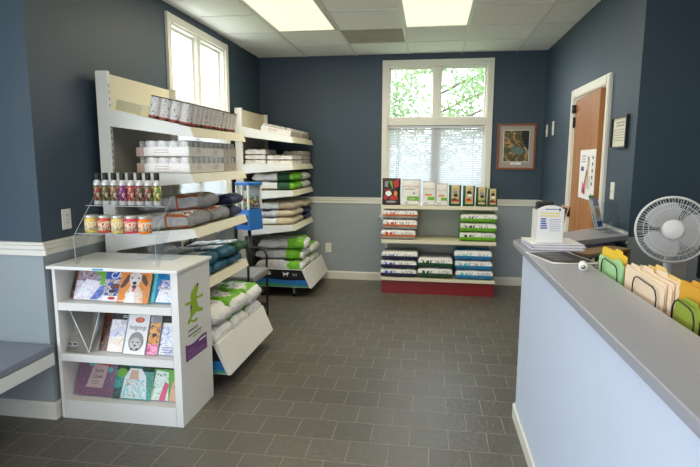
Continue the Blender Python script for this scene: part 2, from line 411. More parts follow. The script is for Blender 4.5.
m = MB(); m.tube([(-.015, -.012, 1.93), (-.03, -.07, 1.93), (-.03, -.14, 1.925)], .006, black, 6); m.box((-.03, -.03, 1.90), (.0, .012, 1.97), black)
k2 = m.build('door_stop', lf); k2.matrix_world = MD; struct(k2)

# poster on the door
p = Print()
p.rect(-.26, -.195, .26, .195, paper)
p.add([(-.26, -.195, -.001), (.26, -.195, -.001), (.26, .195, -.001), (-.26, .195, -.001)], [(3, 2, 1, 0)], paper)
p.lines(-.2, -.03, .14, .022, 3, inkl, .5, 3)
p.rect(-.2, .025, -.1, .06, inkb)
p.poly([(-.01, .06), (.06, .05), (.07, -.02), (.03, -.10), (-.05, -.12), (-.06, -.06)], inks)
p.poly([(.0, .03), (.04, .035), (-.06, -.1), (-.1, -.12)], ink)
p.ell(.045, .1, .028, .045, inkbr); p.ell(.045, .095, .018, .03, inks)
p.poly([(-.12, -.06), (-.02, -.1), (-.02, -.165), (-.14, -.15)], inkp); p.ell(-.06, -.13, .03, .02, inkbr)
for k in range(5): p.rect(.175, .12-k*.05, .205, .145-k*.05, ink)
p.lines(.06, .16, -.02, .018, 6, inkgr, .3, 5); p.ell(.2, -.15, .012, .012, inkb)
ps = p.build('poster'); ps.matrix_world = MD @ frame_uvw((-.0015, -.585, 1.375), (0, -1, 0), (0, 0, 1), (-1, 0, 0))
props(ps, 'white poster with a person in black and pink taped to the brown door', 'poster')

# wall fittings --------------------------------------------------------
def plate(name, M, w, h, label, cat, kind='outlet', group=None):
    root = thing(name, label, cat, group=group); root.matrix_world = M
    m = MB(); m.box((-w/2, -h/2, 0), (w/2, h/2, .006), trimm, bev=.002); m.build('cover_plate', root)
    m = MB()
    if kind == 'outlet':
        for v in (-.021, .021):
            m.box((-.016, v-.014, .006), (.016, v+.014, .008), whitem); m.box((-.008, v-.004, .008), (-.005, v+.006, .0085), ink); m.box((.005, v-.004, .008), (.008, v+.006, .0085), ink)
        m.build('receptacle', root)
    else:
        m.box((-.007, -.012, .006), (.007, .012, .013), whitem, bev=.001); m.build('toggle', root)
LW = lambda y, z: frame_uvw((XL, y, z), (0, 1, 0), (0, 0, 1), (1, 0, 0))
RW = lambda y, z: frame_uvw((XR, y, z), (0, -1, 0), (0, 0, 1), (-1, 0, 0))
plate('wall_outlet', LW(2.732, 1.135), .075, .118, 'white outlet plate on the dark left wall above the magazine rack', 'outlet')
plate('wall_outlet', FRONT(-1.243, YB, .395), .075, .118, 'white outlet plate low on the back wall beside the far shelves', 'outlet')
plate('light_switch', RW(6.13, 1.81), .07, .135, 'white switch plate nearer the back corner of the right wall', 'switch', 'toggle', 'switches near the back corner')
plate('light_switch', RW(5.83, 1.82), .07, .145, 'white switch plate between the corner switch and the brown door', 'switch', 'toggle', 'switches near the back corner')
plate('light_switch', RW(3.885, 1.275), .075, .12, 'white switch plate under the framed certificate', 'switch', 'toggle')

# framed landscape
artm = D.materials.new('landscape print'); artm.use_nodes = True; nt = artm.node_tree; b = nt.nodes['Principled BSDF']
tc = nt.nodes.new('ShaderNodeTexCoord'); n = nt.nodes.new('ShaderNodeTexNoise'); n.inputs['Scale'].default_value = 14; n.inputs['Detail'].default_value = 6; n.inputs['Distortion'].default_value = 1.2
nt.links.new(tc.outputs['Object'], n.inputs['Vector']); r = nt.nodes.new('ShaderNodeValToRGB'); cr = r.color_ramp
for pos, col in ((.3, (20, 28, 22)), (.42, (96, 84, 44)), (.48, (48, 80, 62)), (.55, (176, 126, 62)), (.66, (150, 160, 150)), (.75, (210, 200, 180))):
    e = cr.elements.new(pos); e.color = (*S(*col), 1)
cr.elements.remove(cr.elements[0]); nt.links.new(n.outputs['Fac'], r.inputs['Fac']); nt.links.new(r.outputs[0], b.inputs['Base Color'])
matb = mat('mat board', S(170, 156, 150), .7, var=.02)
fw_ = mat('frame wood', S(136, 84, 50), .4, var=.15, vscale=20)
rt = thing('framed_picture', 'wood framed landscape picture of a rocky stream on the back wall beside the window', 'picture'); rt.matrix_world = FRONT(.968, YB, 1.64)
w2, h2 = .215, .262
m = MB(); q = .022
m.box((-w2, -h2, 0), (-w2+q, h2, .022), fw_); m.box((w2-q, -h2, 0), (w2, h2, .022), fw_); m.box((-w2+q, h2-q, 0), (w2-q, h2, .022), fw_); m.box((-w2+q, -h2, 0), (w2-q, -h2+q, .022), fw_); m.build('frame', rt)
m = MB(); m.box((-w2+q, -h2+q, .002), (w2-q, h2-q, .008), matb); m.build('mat_board', rt)
p = Print(.008); p.rect(-.145, -.175, .145, .19, paper); p.rect(-.14, -.17, .14, .185, artm)
p.poly([(-.05, .01), (.06, -.02), (.1, -.06), (.02, -.09), (-.06, -.06)], mat('stream', S(92, 118, 112), .5, var=.2, vscale=40))
p.poly([(.06, .185), (.14, .185), (.14, -.05), (.1, 0), (.06, .1)], mat('dark rock', S(26, 32, 30), .5, var=.4, vscale=30))
p.rect(-.06, -.205, .06, -.18, paper); p.lines(-.045, .045, -.196, .01, 1, inkgr, .4); p.build('print', rt)
rt = thing('framed_certificate', 'white certificate in a thin black frame on the right wall beside the door', 'certificate'); rt.matrix_world = RW(3.815, 1.675)
w2, h2, q = .148, .108, .012
m = MB(); m.box((-w2, -h2, 0), (-w2+q, h2, .02), black); m.box((w2-q, -h2, 0), (w2, h2, .02), black); m.box((-w2+q, h2-q, 0), (w2-q, h2, .02), black); m.box((-w2+q, -h2, 0), (w2-q, -h2+q, .02), black); m.build('frame', rt)
p = Print(.004); p.rect(-w2+q, -h2+q, w2-q, h2-q, mat('certificate paper', S(222, 218, 200), .6, var=.02)); p.lines(-.08, .08, .06, .02, 2, inkgr, .5, 1, .1); p.lines(-.12, .12, .015, .018, 5, inkgr, .25, 2, .15); p.build('certificate_sheet', rt)

# ceiling light fixtures
lens = mat('light lens', S(236, 228, 196), .5, var=0, emit=(1.0, .91, .70), estr=.5)
def troffer(i, j, label):
    x0 = G0+i*W+.013; x1 = G0+(i+1)*W-.013; y1 = YB-j*W-.013; y0 = YB-(j+2)*W+.013
    rt = thing('ceiling_light', label, 'ceiling light', ((x0+x1)/2, (y0+y1)/2, H), group='fluorescent ceiling panels')
    a, b2 = (x1-x0)/2, (y1-y0)/2
    m = MB(); q = .022
    for (u0, v0, u1, v1) in ((-a, -b2, -a+q, b2), (a-q, -b2, a, b2), (-a+q, b2-q, a-q, b2), (-a+q, -b2, a-q, -b2+q)): m.box((u0, v0, -.004), (u1, v1, .018), trimm)
    m.build('frame', rt)
    m = MB(); m.box((-a+q, -b2+q, .002), (a-q, b2-q, .01), lens); m.build('lens', rt)
troffer(0, 2, 'long lit ceiling panel on the left, nearest the left window')
troffer(2, 2, 'lit ceiling panel in the middle, in front of the back window')

# ------------------------------------------------------------------ outside
lawn = mat('lawn', S(92, 116, 60), .9, var=.3, vscale=3)
m = MB(); m.box((-30, YB+.3, -.6), (30, 45, -.5), lawn); m.box((-30, -20, -.6), (XL-2.5, YB+.3, -.5), lawn); struct(m.build('lawn'))
bark = mat('bark', S(96, 82, 68), .9, var=.3, vscale=8, bump=.6, bscale=12)
leafm = [mat('leaf a', S(112, 134, 84), .6, var=.3, vscale=1.5), mat('leaf b', S(130, 148, 96), .6, var=.3, vscale=1.5), mat('leaf c', S(98, 122, 78), .6, var=.3, vscale=1.5)]
for lm in leafm:
    nt = lm.node_tree; tr = nt.nodes.new('ShaderNodeBsdfTranslucent'); tr.inputs['Color'].default_value = (.24, .30, .15, 1)
    ms = nt.nodes.new('ShaderNodeMixShader'); ms.inputs['Fac'].default_value = .45
    nt.links.new(nt.nodes['Principled BSDF'].outputs[0], ms.inputs[1]); nt.links.new(tr.outputs[0], ms.inputs[2]); nt.links.new(ms.outputs[0], nt.nodes['Material Output'].inputs['Surface'])
def tree(x, y, h, r, seed, label, mi):
    rr = random.Random(seed); rt = thing('tree', label, 'tree', (x, y, -.5), group='trees outside the back window')
    m = MB(); m.lathe([(.16, 0), (.12, h*.3), (.09, h*.6), (.02, h*.92)], bark, 10)
    for k in range(7):
        a = rr.random()*2*PI; z = h*(.35+.07*k); m.tube([(0, 0, z), (math.cos(a)*r*.4, math.sin(a)*r*.4, z+.35), (math.cos(a)*r*.75, math.sin(a)*r*.75, z+.6)], .03, bark, 6)
    m.build('trunk', rt)
    m = MB(); m.mi(leafm[mi])
    cl = [(Vector((rr.uniform(-1, 1)*r*.75, rr.uniform(-1, 1)*r*.75, h*.32+rr.random()*h*.62)), rr.uniform(.35, .7)) for _ in range(38)]
    for c0, cr_ in cl:
        for _ in range(90):
            d = Vector((rr.gauss(0, 1), rr.gauss(0, 1), rr.gauss(0, 1))); d = d.normalized()*cr_*rr.random()**.4
            p0 = c0+d; s0 = rr.uniform(.05, .1); u = Vector((rr.gauss(0, 1), rr.gauss(0, 1), rr.gauss(0, 1))).normalized(); w_ = u.orthogonal().normalized()
            m.add([p0-u*s0, p0+w_*s0*.5, p0+u*s0, p0-w_*s0*.5], [(0, 1, 2, 3)], leafm[mi])
    m.build('foliage', rt)
tree(-2.6, 16.5, 5.6, 1.7, 1, 'pale green leafy tree left of the back window view', 1)
tree(.1, 12.6, 6.2, 1.75, 2, 'bushy bright green tree straight behind the back window', 0)
tree(4.0, 14.5, 5.4, 1.7, 3, 'darker green tree right of the back window view', 2)

# ------------------------------------------------------------------ bags
def bag_mesh(name, L, Wd, Hh, fn, seed=0, nu=30, nv=36, amp=.007, pinch=(.3, .5), droop=.0, soft=.16):
    """lying bag, length along x (front end at +x), base at z=0; fn(u, a, yn, zn) -> material"""
    mb = MB(); vs = []; rr = random.Random(seed); off = Vector((rr.random()*50, rr.random()*50, rr.random()*50))
    sg = lambda t, e: math.copysign(abs(t)**e, t)
    for i in range(nu+1):
        u = i/nu; e = min(u, 1-u)/soft; e = max(0, min(1, e)); pn = pinch[u > .5]; h = pn+(1-pn)*math.sin(e*PI/2)**.8
        wv = 1-.07*(1-h)
        for k in range(nv):
            a = 2*PI*k/nv; cy_ = sg(math.cos(a), .45); cz = sg(math.sin(a), .5)
            y = Wd/2*wv*cy_; z = Hh*(.5*h+.32*(1-h))+Hh/2*h*cz; x = (u-.5)*L
            d = noise.noise(Vector((x*9, y*9, z*9))+off)*amp+noise.noise(Vector((x*24, y*24, z*24))+off)*amp*.6
            x += d*.5; y += d*cy_*.8; z += d*cz+d*.3*(abs(cy_)); z -= droop*max(0, u-.6)**2
            vs.append((x, y, max(0.0005, min(z, Hh))))
    fs = []; ms = []
    for i in range(nu):
        for k in range(nv):
            fs.append([i*nv+k, i*nv+(k+1) % nv, (i+1)*nv+(k+1) % nv, (i+1)*nv+k][::-1]); a = 2*PI*(k+.5)/nv
            ms.append(fn((i+.5)/nu, a, sg(math.cos(a), .45), sg(math.sin(a), .5)))
    fs += [list(range(nv)), [nu*nv+k for k in range(nv)][::-1]]; ms += [ms[0], ms[-1]]
    mb.add(vs, fs, ms, None, True)
    return mb.mesh(name)
def hsh(*a): return random.Random(repr(a)).random()
def f_royal(body, accent, seed):
    def fn(u, a, y, z):
        if u > .60 and u < .635: return accent
        if u > .635 and u < .95:
            if abs(y) < .85 and z > .1:
                if u > .86: return accent if hsh(seed, round(y*4)) < .5 else whp
                return whp
            if abs(y) >= .85 and (z > .55 or z < -.7): return accent
            return body
        if u >= .95: return svd
        return body
    return fn
def f_front(body, col, seed, u0=.58, lab=wh, tick=ink, tail=None):
    def fn(u, a, y, z):
        wob = .05*math.sin(y*3+seed)
        if u > .93 and tail: return tail
        if u > u0+wob:
            if u > u0+.12+wob and u < .88 and abs(y-.1*math.sin(seed)) < .62 and z > .2:
                return (whp if tick is ink else whg) if lab is wh else lab
            return col
        return body
    return fn
BAGS = {}
def bag(name, key, L, Wd, Hh, fn, loc, rz=0, tilt=0, label='', cat='pet food bag', group=None, amp=.013, variant=0, roll=0, nu=30, pinch=(.3, .5), soft=.16):
    k = (key, variant)
    if k not in BAGS: BAGS[k] = bag_mesh(key.replace(' ', '_'), L, Wd, Hh, fn, seed=variant+len(key), amp=amp, nu=nu, pinch=pinch, soft=soft)
    o = D.objects.new(name, BAGS[k]); link(o); o.location = loc; o.rotation_euler = (roll, tilt, rz)
    return props(o, label, cat, group)

# ------------------------------------------------------------------ tall gondola shelves on the left wall
UX0 = .12
def bin_graphic(mb, y, M):
    pass
def gondola(y0, tiers, xf, label, name='display_shelf'):
    rt = thing(name, label, 'shelf unit', (XL, y0, 0), group='tall pet food shelves on the left wall')
    Lw = .90
    for y in (0, Lw-.03):
        m = MB(); m.box((.045, y, 0), (UX0+.005, y+.03, 2.02), whitem, bev=.003)
        for k in range(44): m.box((UX0+.005, y+.012, .2+k*.04), (UX0+.0056, y+.018, .222+k*.04), ink)
        m.build('upright', rt)
    m = MB(); m.box((.05, .03, .12), (.075, Lw-.03, 1.72), greyp); m.box((.05, .03, 1.72), (.085, Lw-.03, 2.012), cream); m.build('back_panel', rt)  # cream top paints in the ceiling lights' yellow cast on the panel
    for zw, zf in tiers:
        m = MB()
        for y in (0.001, Lw-.013): m.prism([(UX0, zw), (xf, zf), (xf+.018, zf-.055), (xf, zf-.06), (UX0, zw-.105)], y, y+.012, whitem, 'y')
        m.prism([(UX0-.035, zw-.002), (xf, zf-.002), (xf, zf-.022), (UX0-.035, zw-.022)], .0301, Lw-.0301, cream, 'y')
        sh = m.build('shelf', rt)
        m = MB(); m.prism([(xf-.004, zf), (xf+.006, zf), (xf+.028, zf-.058), (xf+.018, zf-.058)], 0, Lw, cream, 'y'); m.build('price_rail', sh)  # cream front beside white sides: light's shading put into the colour
    # base bin
    m = MB()
    zb, zt = .115, .31
    m.box((.125, 0.012, zb), (.83, Lw-.012, zb+.02), whitem); m.box((.125, .012, .262), (.772, Lw-.012, .278), whitem)
    for y in (0, Lw-.012): m.prism([(UX0+.006, zb), (.85, zb), (.765, zt), (UX0+.006, zt)], y, y+.012, whitem, 'y')
    b_ = m.build('base_bin', rt)
    m = MB(); m.prism([(.85, zb-.005), (.868, zb), (.785, zt+.008), (.767, zt+.005)], -.004, Lw+.004, whitem, 'y'); m.build('front_panel', b_)
    # printed near side of the bin
    p = Print()
    bl = mat('graphic blue', S(36, 112, 184), .4, var=.1, vscale=6); gr = mat('graphic green', S(60, 140, 110), .4, var=.1, vscale=6); bk = mat('graphic black', S(18, 20, 24), .4, var=0)
    X = lambda v: .85-.085*(v-zb)/(zt-zb)-.012
    p.poly([(.14, zb+.004), (X(zb), zb+.004), (X(zt), zt-.004), (.14, zt-.004)], bk)
    p.poly([(.14, zb+.004), (X(zb), zb+.004), (X(zb+.1), zb+.085), (.6, zb+.075), (.35, zb+.09), (.14, zb+.07)], bl)
    p.poly([(.14, zb+.004), (X(zb), zb+.004), (X(zb+.02), zb+.024), (.6, zb+.03), (.35, zb+.05), (.14, zb+.03)], gr)
    def dog(x, z, s, mm):
        p.poly([(x-.03*s, z), (x-.022*s, z), (x-.018*s, z+.02*s), (x+.012*s, z+.02*s), (x+.014*s, z), (x+.022*s, z), (x+.026*s, z+.03*s), (x+.038*s, z+.034*s), (x+.036*s, z+.046*s), (x+.022*s, z+.052*s), (x+.012*s, z+.042*s), (x-.024*s, z+.04*s), (x-.038*s, z+.056*s), (x-.04*s, z+.05*s), (x-.032*s, z+.03*s)], mm)
    dog(.58, zb+.118, .9, paper); dog(.68, zb+.118, .72, inkgr)
    p.lines(.28, .42, zb+.155, .02, 2, paper, .45, 4)
    o = p.build('side_graphic', b_); o.matrix_local = frame_uvw((0, 0, 0), (1, 0, 0), (0, 0, 1), (0, -1, 0))
    for x in (.3, .66):
        for y in (.06, Lw-.06):
            m = MB(); m.tube([(x, y-.012, .036), (x, y+.012, .036)], .036, blackp, 14); m.box((x-.012, y-.02, .036), (x+.012, y-.014, .1), chrome); m.box((x-.012, y+.014, .036), (x+.012, y+.02, .1), chrome); m.box((x-.03, y-.025, .1), (x+.03, y+.025, .115), chrome); m.build('caster', b_)
    return rt
YA, YBU = 3.02, 5.33
TA = [(1.79, 1.677), (1.397, 1.397), (1.005, 1.055), (.66, .70)]
TB = [(1.83, 1.716), (1.437, 1.437), (1.15, 1.16), (.765, .79)]
gondola(YA, TA, .65, 'tall white shelf unit just behind the white magazine rack, under the left window')
gondola(YBU, TB, .66, 'tall white shelf unit in the far left corner against the back wall')
def shelf_at(t, xf, x):  # world x -> top z and tilt (rotation about y)
    zw, zf = t; k = (zf-zw)/(xf-UX0)
    return zw+k*(x-XL-UX0), -math.atan(k)

# cans on the sloping top shelf
def can_mesh(name, r, h, lab, band, rim=chrome, top=chrome):
    m = MB(); m.lathe([(r*.95, 0, rim), (r, .003, rim), (r, .007, band), (r, h*.14, lab), (r, h*.5, lab), (r, h*.9, lab), (r, h-.007, rim), (r, h-.002, rim), (r*.95, h, rim), (r*.9, h-.004, top), (0, h-.004)], lab, 22, None, False)
    return m.mesh(name)
cl_ = mot('can label print', [S(96, 70, 70), S(214, 210, 208), S(222, 220, 220), S(158, 150, 152), S(150, 70, 60)], 60, .4, 4, .3, (1, 1, .6), [0, .35, .5, .62, .71])
ctl = mot('tray can label', [S(150, 130, 128), S(214, 210, 206), S(222, 220, 218), S(170, 166, 164)], 50, .4, 3, .3, (1, 1, .6), [0, .40, .52, .62])
crr = mat('can label rust', S(150, 58, 46), .4, var=.25, vscale=60)
cbr = mat('can label dark', S(70, 48, 50), .4, var=.25, vscale=60)
can_rim = mat('can rim', S(70, 66, 64), .35, .7, var=.05)
can_a = can_mesh('tall_can', .0331, .138, cl_, crr, can_rim); can_b = can_mesh('tall_can_dark', .0331, .138, cl_, cbr, can_rim)
ordn = ['nearest', 'second', 'third', 'fourth', 'fifth', 'sixth', 'seventh', 'eighth', 'ninth', 'tenth', 'eleventh', 'farthest']
for i in range(4):
    for j in range(12):
        if not (j < 2 or i >= 2): continue
        x = -1.716+i*.0668; y = 3.085+j*.0675
        z, tl = shelf_at(TA[0], .65, x)
        o = D.objects.new('food_can', can_a if (j < 3 or (i+j) % 3) else can_b); link(o); o.location = (x, y, z+.0015); o.rotation_euler = (Matrix.Rotation(tl, 3, 'Y') @ Matrix.Rotation(hsh(i, j)*6, 3, 'Z')).to_euler()
        col = ('leftmost row', 'second row from left', 'row behind the front', 'front row')[i]
        props(o, 'white and rust can on the sloping top shelf, %s in the %s' % (ordn[j], col), 'can', 'tall cans on the top shelf')
# clear divider tray on the same shelf
rt = thing('shelf_divider', 'empty clear plastic divider tray left of the tall cans on the top shelf', 'divider'); z, tl = shelf_at(TA[0], .65, -1.88)
rt.location = (-1.88, 3.2, z+.002); rt.rotation_euler = (0, tl, 0)
m = MB(); m.box((-.085, -.13, 0), (.085, .13, .003), acryl); m.build('base', rt)
for a in (-1, 1):
    m = MB(); m.box((-.085, a*.13-.0015, .003), (.085, a*.13+.0015, .06), acryl); m.build('side_wall', rt)
m = MB(); m.box((-.085, -.1285, .003), (-.082, .1285, .06), acryl); m.build('back_wall', rt)
m = MB(); m.tube([(-.083, -.13, .062), (.085, -.13, .062), (.085, .13, .062)], .002, mat('acrylic edge', S(196, 204, 206), .2, var=0), 6); m.build('rail', rt)

# trays of cans
card = mat('tray carton', S(232, 228, 224), .6, var=.05, vscale=20)
cardk = mat('tray carton pink', S(206, 178, 168), .6, var=.12, vscale=30)
cardt = mat('tray carton tan', S(186, 176, 162), .6, var=.08, vscale=30)
silv = mat('can silver', S(196, 194, 190), .3, .5, var=.05)
TCAN = {}
def tray(nx, ny, px, py, hw, hc, loc, label, cm=card, tilt=0, group=None, side=None, wrap=True):
    rt = thing('can_tray', label, 'tray of cans', loc, group=group); rt.rotation_euler = (0, tilt, 0)
    a, b2 = nx*px/2+.003, ny*py/2+.003; t = .003
    m = MB(); m.box((-a, -b2, 0), (a, b2, .003), cm); m.box((-a, -b2, .003), (-a+t, b2, hw), cm); m.box((a-t, -b2, .003), (a, b2, hw), side or cm); m.box((-a+t, -b2, .003), (a-t, -b2+t, hw), cm); m.box((-a+t, b2-t, .003), (a-t, b2, hw), cm)
    p = Print(); p.text('PET FOOD'[:0] or '', 0, 0, .01, ink) if False else None
    w = hw*.16
    for k in range(max(1, ny//3)):   # print on the front and near sides of the carton
        c0 = -b2+(k+.5)*2*b2/max(1, ny//3)
        for q in range(3): m.box((a, c0-.05+.02*hsh(q, k), hw*.3+q*w*1.3), (a+.0006, c0+.05-.03*hsh(k, q), hw*.3+q*w*1.3+w*.7), cardk)
    for q in range(2): m.box((-a*.55, -b2-.0006, hw*.35+q*w*1.6), (a*.1, -b2, hw*.35+q*w*1.6+w*.8), cardk)
    m.build('tray', rt)
    r_ = min(px, py)/2-.0015; k_ = (round(r_, 4), hc)
    if k_ not in TCAN:
        TCAN[k_] = can_mesh('tray_can', r_, hc-.004, ctl, silv, silv, silv)
    for i in range(nx):
        for j in range(ny):
            if 0 < i < nx-2 and 0 < j < ny-1 and nx*ny > 12: continue
            c0 = D.objects.new('can', TCAN[k_]); link(c0, rt); c0.location = ((i-(nx-1)/2)*px, (j-(ny-1)/2)*py, .0035)
    if wrap:
        m = MB(); m.box((-a-.001, -b2-.001, .001), (a+.0015, b2+.001, hc+.002), filmm, bev=.008); m.build('shrink_wrap', rt)
    return rt
z2 = 1.3985
for k, lv in enumerate(('lower', 'upper')):
    z = z2+k*.103
    tray(4, 7, .0745, .0785, .058, .099, (-1.647, 3.372, z), 'large white tray of cans below the tall cans, %s of the near pair' % lv, card, group='shrink wrapped can trays')
    tray(4, 3, .0745, .0785, .058, .099, (-1.647, 3.775, z), 'smaller tan tray of cans below the tall cans, %s of the far pair' % lv, cardt, group='shrink wrapped can trays')
    tray(2, 6, .042, .0765, .058, .099, (-1.850, 3.40, z), 'shadowed tray of cans behind the large white trays, %s of the pair' % lv, cardk, group='shrink wrapped can trays', wrap=False)

RC = 'silver and orange pet food bag'
def shelf_bag(tier, xf, xc, yc, dz, **kw):
    z, tl = shelf_at(tier, xf, xc); return dict(loc=(xc, yc, z+.002+dz), tilt=tl, **kw)
GA = 'bags on the shelf above the teal bags'
bag('food_bag', 'royal', .46, .305, .105, f_royal(sv, org, 1), **shelf_bag(TA[2], .65, -1.70, 3.205, 0), label='silver and orange bag at the near end of the bottom layer, third shelf', group=GA)
bag('food_bag', 'royal', .46, .305, .105, f_royal(sv, org, 2), **shelf_bag(TA[2], .65, -1.69, 3.515, 0), variant=1, label='silver and orange bag in the bottom layer beside a navy bag, third shelf', group=GA)
bag('food_bag', 'navy royal', .44, .235, .085, f_front(svd, navy, 3), **shelf_bag(TA[2], .65, -1.68, 3.79, 0), label='navy bag at the far end of the bottom layer, third shelf', group=GA)
bag('food_bag', 'royal', .46, .305, .105, f_royal(sv, org, 5), **shelf_bag(TA[2], .65, -1.72, 3.40, .107), variant=2, label='silver and orange bag lying on top of two others, third shelf', group=GA)
bag('food_bag', 'navy royal', .44, .235, .085, f_front(svd, navy, 6), **shelf_bag(TA[2], .65, -1.67, 3.79, .092), variant=1, label='navy bag lying on another navy bag beside the blue candy machine', group=GA)
GT = 'teal bags on the fourth shelf'
for q, (y, dz, v, lb) in enumerate(((3.17, 0, 0, 'near end of the lower layer'), (3.45, 0, 1, 'middle of the lower layer'), (3.73, 0, 2, 'far end of the lower layer'))):
    bag('food_bag', 'teal', .47, .27, .08, f_front(svd if v else sv, teal, v+2, .5), **shelf_bag(TA[3], .65, -1.69, y, dz), variant=v, label='teal and silver bag behind the magazine rack, %s' % lb, group=GT)
for q, (y, v, lb, c_) in enumerate(((3.27, 3, 'nearest of the upper layer', teal), (3.545, 4, 'middle of the upper layer', teal), (3.80, 5, 'dark green one farthest in the upper layer', dgrn))):
    bag('food_bag', 'teal%d' % (q > 1), .47, .255, .078, f_front(sv, c_, v+1, .52), **shelf_bag(TA[3], .65, -1.68+.01*q, y, .082), variant=v, label='%s pet food bag on the teal stack, %s' % (('teal', 'teal', 'green')[q], lb), group=GT)
GL = 'lime and white bags in the near bin'
def f_lime(seed, back, u0=.46):
    def fn(u, a, y, z):
        if u < u0+.05*math.sin(y*4+seed): return back
        if u0+.1 < u+.1*y < .84 and abs(y-.15*math.sin(seed)) < .6 and z > .05: return whp
        if u > .93: return wh
        return lime
    return fn
for q, (x, y, dz, v, lb, fn) in enumerate(((-1.59, 3.17, 0, 0, 'white bag with grey print, lower of two at the near end', f_front(sv, wh, 1, .5, wh, inkgr)), (-1.6, 3.18, .122, 1, 'white bag with grey print, upper of two at the near end', f_front(sv, wh, 4, .5, wh, inkgr)),
        (-1.58, 3.46, 0, 2, 'lime and white bag in the middle of the lower layer', f_lime(1, sv)), (-1.585, 3.47, .122, 3, 'lime and white bag in the middle of the upper layer', f_lime(2, sv)),
        (-1.58, 3.755, 0, 4, 'lime and white bag at the far end of the lower layer', f_lime(3, sv)), (-1.57, 3.76, .122, 5, 'lime and white bag at the far end of the upper layer', f_lime(4, sv)))):
    bag('food_bag', 'limebag%d' % q, .52, .275, .12, fn, (x, y, .2785+dz), tilt=R(0), variant=v, label=lb+', near bin', group=GL, amp=.018)

# far unit goods
def far_tray(*a, **k): return tray(*a, group='can trays on the far shelves', **k)
for q, (y, lb) in enumerate(((5.575, 'near'), (6.0, 'far'))):
    z, tl = shelf_at(TB[0], .66, -1.62)
    far_tray(5, 6 if q == 0 else 5, .064, .07, .055, .082, (-1.62, y, z+.002), '%s wrapped tray of cans on the far unit\'s sloping top shelf' % lb, cm=card, tilt=tl, side=cardt)
for k in range(3):
    far_tray(3, 5, .072, .08, .036, .049, (-1.852, 5.58, 1.4385+k*.0525), 'small white can tray by the wall in the far unit, %s of three' % ('bottom', 'middle', 'top')[k], cm=card)
for k in range(2):
    far_tray(4, 5, .067, .08, .034, .046, (-1.59, 5.60, 1.4385+k*.049), 'low white can tray at the near front of the far unit, %s one' % ('lower', 'upper')[k], cm=card)
for k in range(3):
    far_tray(3, 5, .075, .075, .034, .046, (-1.56, 6.015, 1.4385+k*.049), 'tan can tray beside the back wall in the far unit, %s one' % ('bottom', 'middle', 'top')[k], cm=cardt)
GF = 'bags on the far shelves'
def f_green(seed):
    def fn(u, a, y, z):
        if u < .6: return wh if z > -.6 else sv
        if u > .9: return lime
        if .66 < u < .84 and abs(y) < .7 and z > .3:
            return whp
        return dgrn
    return fn
for k in range(2):
    bag('food_bag', 'greenb', .47, .40, .092, f_green(k), **shelf_bag(TB[2], .66, -1.67, 5.60, k*.094), variant=k, label='pale bag with dark green front in the far unit, %s of two' % ('lower', 'upper')[k], group=GF)
    bag('food_bag', 'greenc', .46, .38, .092, f_front(sv, lime, k+2, .62, dgrn, wh, wh), **shelf_bag(TB[2], .66, -1.665, 6.0, k*.094), variant=k, label='lime fronted bag by the back wall in the far unit, %s of two' % ('lower', 'upper')[k], group=GF)
for k in range(3):
    bag('food_bag', 'beigeb', .46, .45, .08, f_front(wh if k != 1 else sv, beige, k+1, .62, wh, inkbr), **shelf_bag(TB[3], .66, -1.67, 5.62, k*.082), variant=k, label='silver bag with beige front in the far unit, %s of three' % ('bottom', 'middle', 'top')[k], group=GF)
    bag('food_bag', 'darkb', .42, .33, .072, f_front(svd, navy if k < 2 else beige, k+7, .62, wh, ink), **shelf_bag(TB[3], .66, -1.64, 6.03, k*.074), variant=k, label='dark fronted bag by the back wall in the far unit, %s of three' % ('bottom', 'middle', 'top')[k], group=GF)
for q, (x, y, dz, rz, lb) in enumerate(((-1.62, 5.60, 0, 0, 'near bottom'), (-1.61, 5.99, 0, 0, 'far bottom'), (-1.63, 5.62, .116, .05, 'near middle'), (-1.6, 6.0, .116, -.04, 'far top'), (-1.60, 5.60, .232, .12, 'near topmost'))):
    bag('food_bag', 'limefar%d' % (q % 3), .54, .37, .114, f_lime(q+5, sv, .64), (x, y, .2785+dz), rz=rz, variant=q, label='silver and lime bag in the far bin, %s of the five' % lb, group=GF, amp=.018)

# ------------------------------------------------------------------ freestanding shelf under the back window
redm = mat('red kick plate', S(126, 12, 18), .4, var=.04)
rt = thing('display_shelf', 'low cream display shelf with a red base under the back window', 'shelf unit', (0, 0, 0))
x0, x1 = -.526, .722
for x in (x0+.004, x1-.034):
    m = MB(); m.box((x, 6.16, 0), (x+.03, 6.2, .98), cream)
    for k in range(21): m.box((x+.012, 6.159, .1+k*.04), (x+.018, 6.16, .12+k*.04), ink)
    m.build('upright', rt)
m = MB(); m.box((x0+.034, 6.17, .19), (x1-.034, 6.185, .948), greyp); m.build('back_panel', rt)
for z, yf in ((.985, 5.76), (.60, 5.75)):
    m = MB(); m.box((x0, yf, z-.03), (x1, 6.158, z), cream, bev=.002); m.box((x0, yf-.008, z-.036), (x1, yf, z+.002), cream)
    for x in (x0+.008, x1-.02): m.prism([(6.158, z-.036), (yf+.03, z-.036), (6.158, z-.1)], x, x+.012, cream, 'x')
    m.build('shelf', rt)
m = MB(); m.box((x0, 5.69, .15), (x1, 6.158, .18), cream, bev=.002); m.build('base_deck', rt)
m = MB(); m.box((x0+.01, 5.715, 0), (x1-.01, 6.15, .15), redm); m.build('kick_plate', rt)

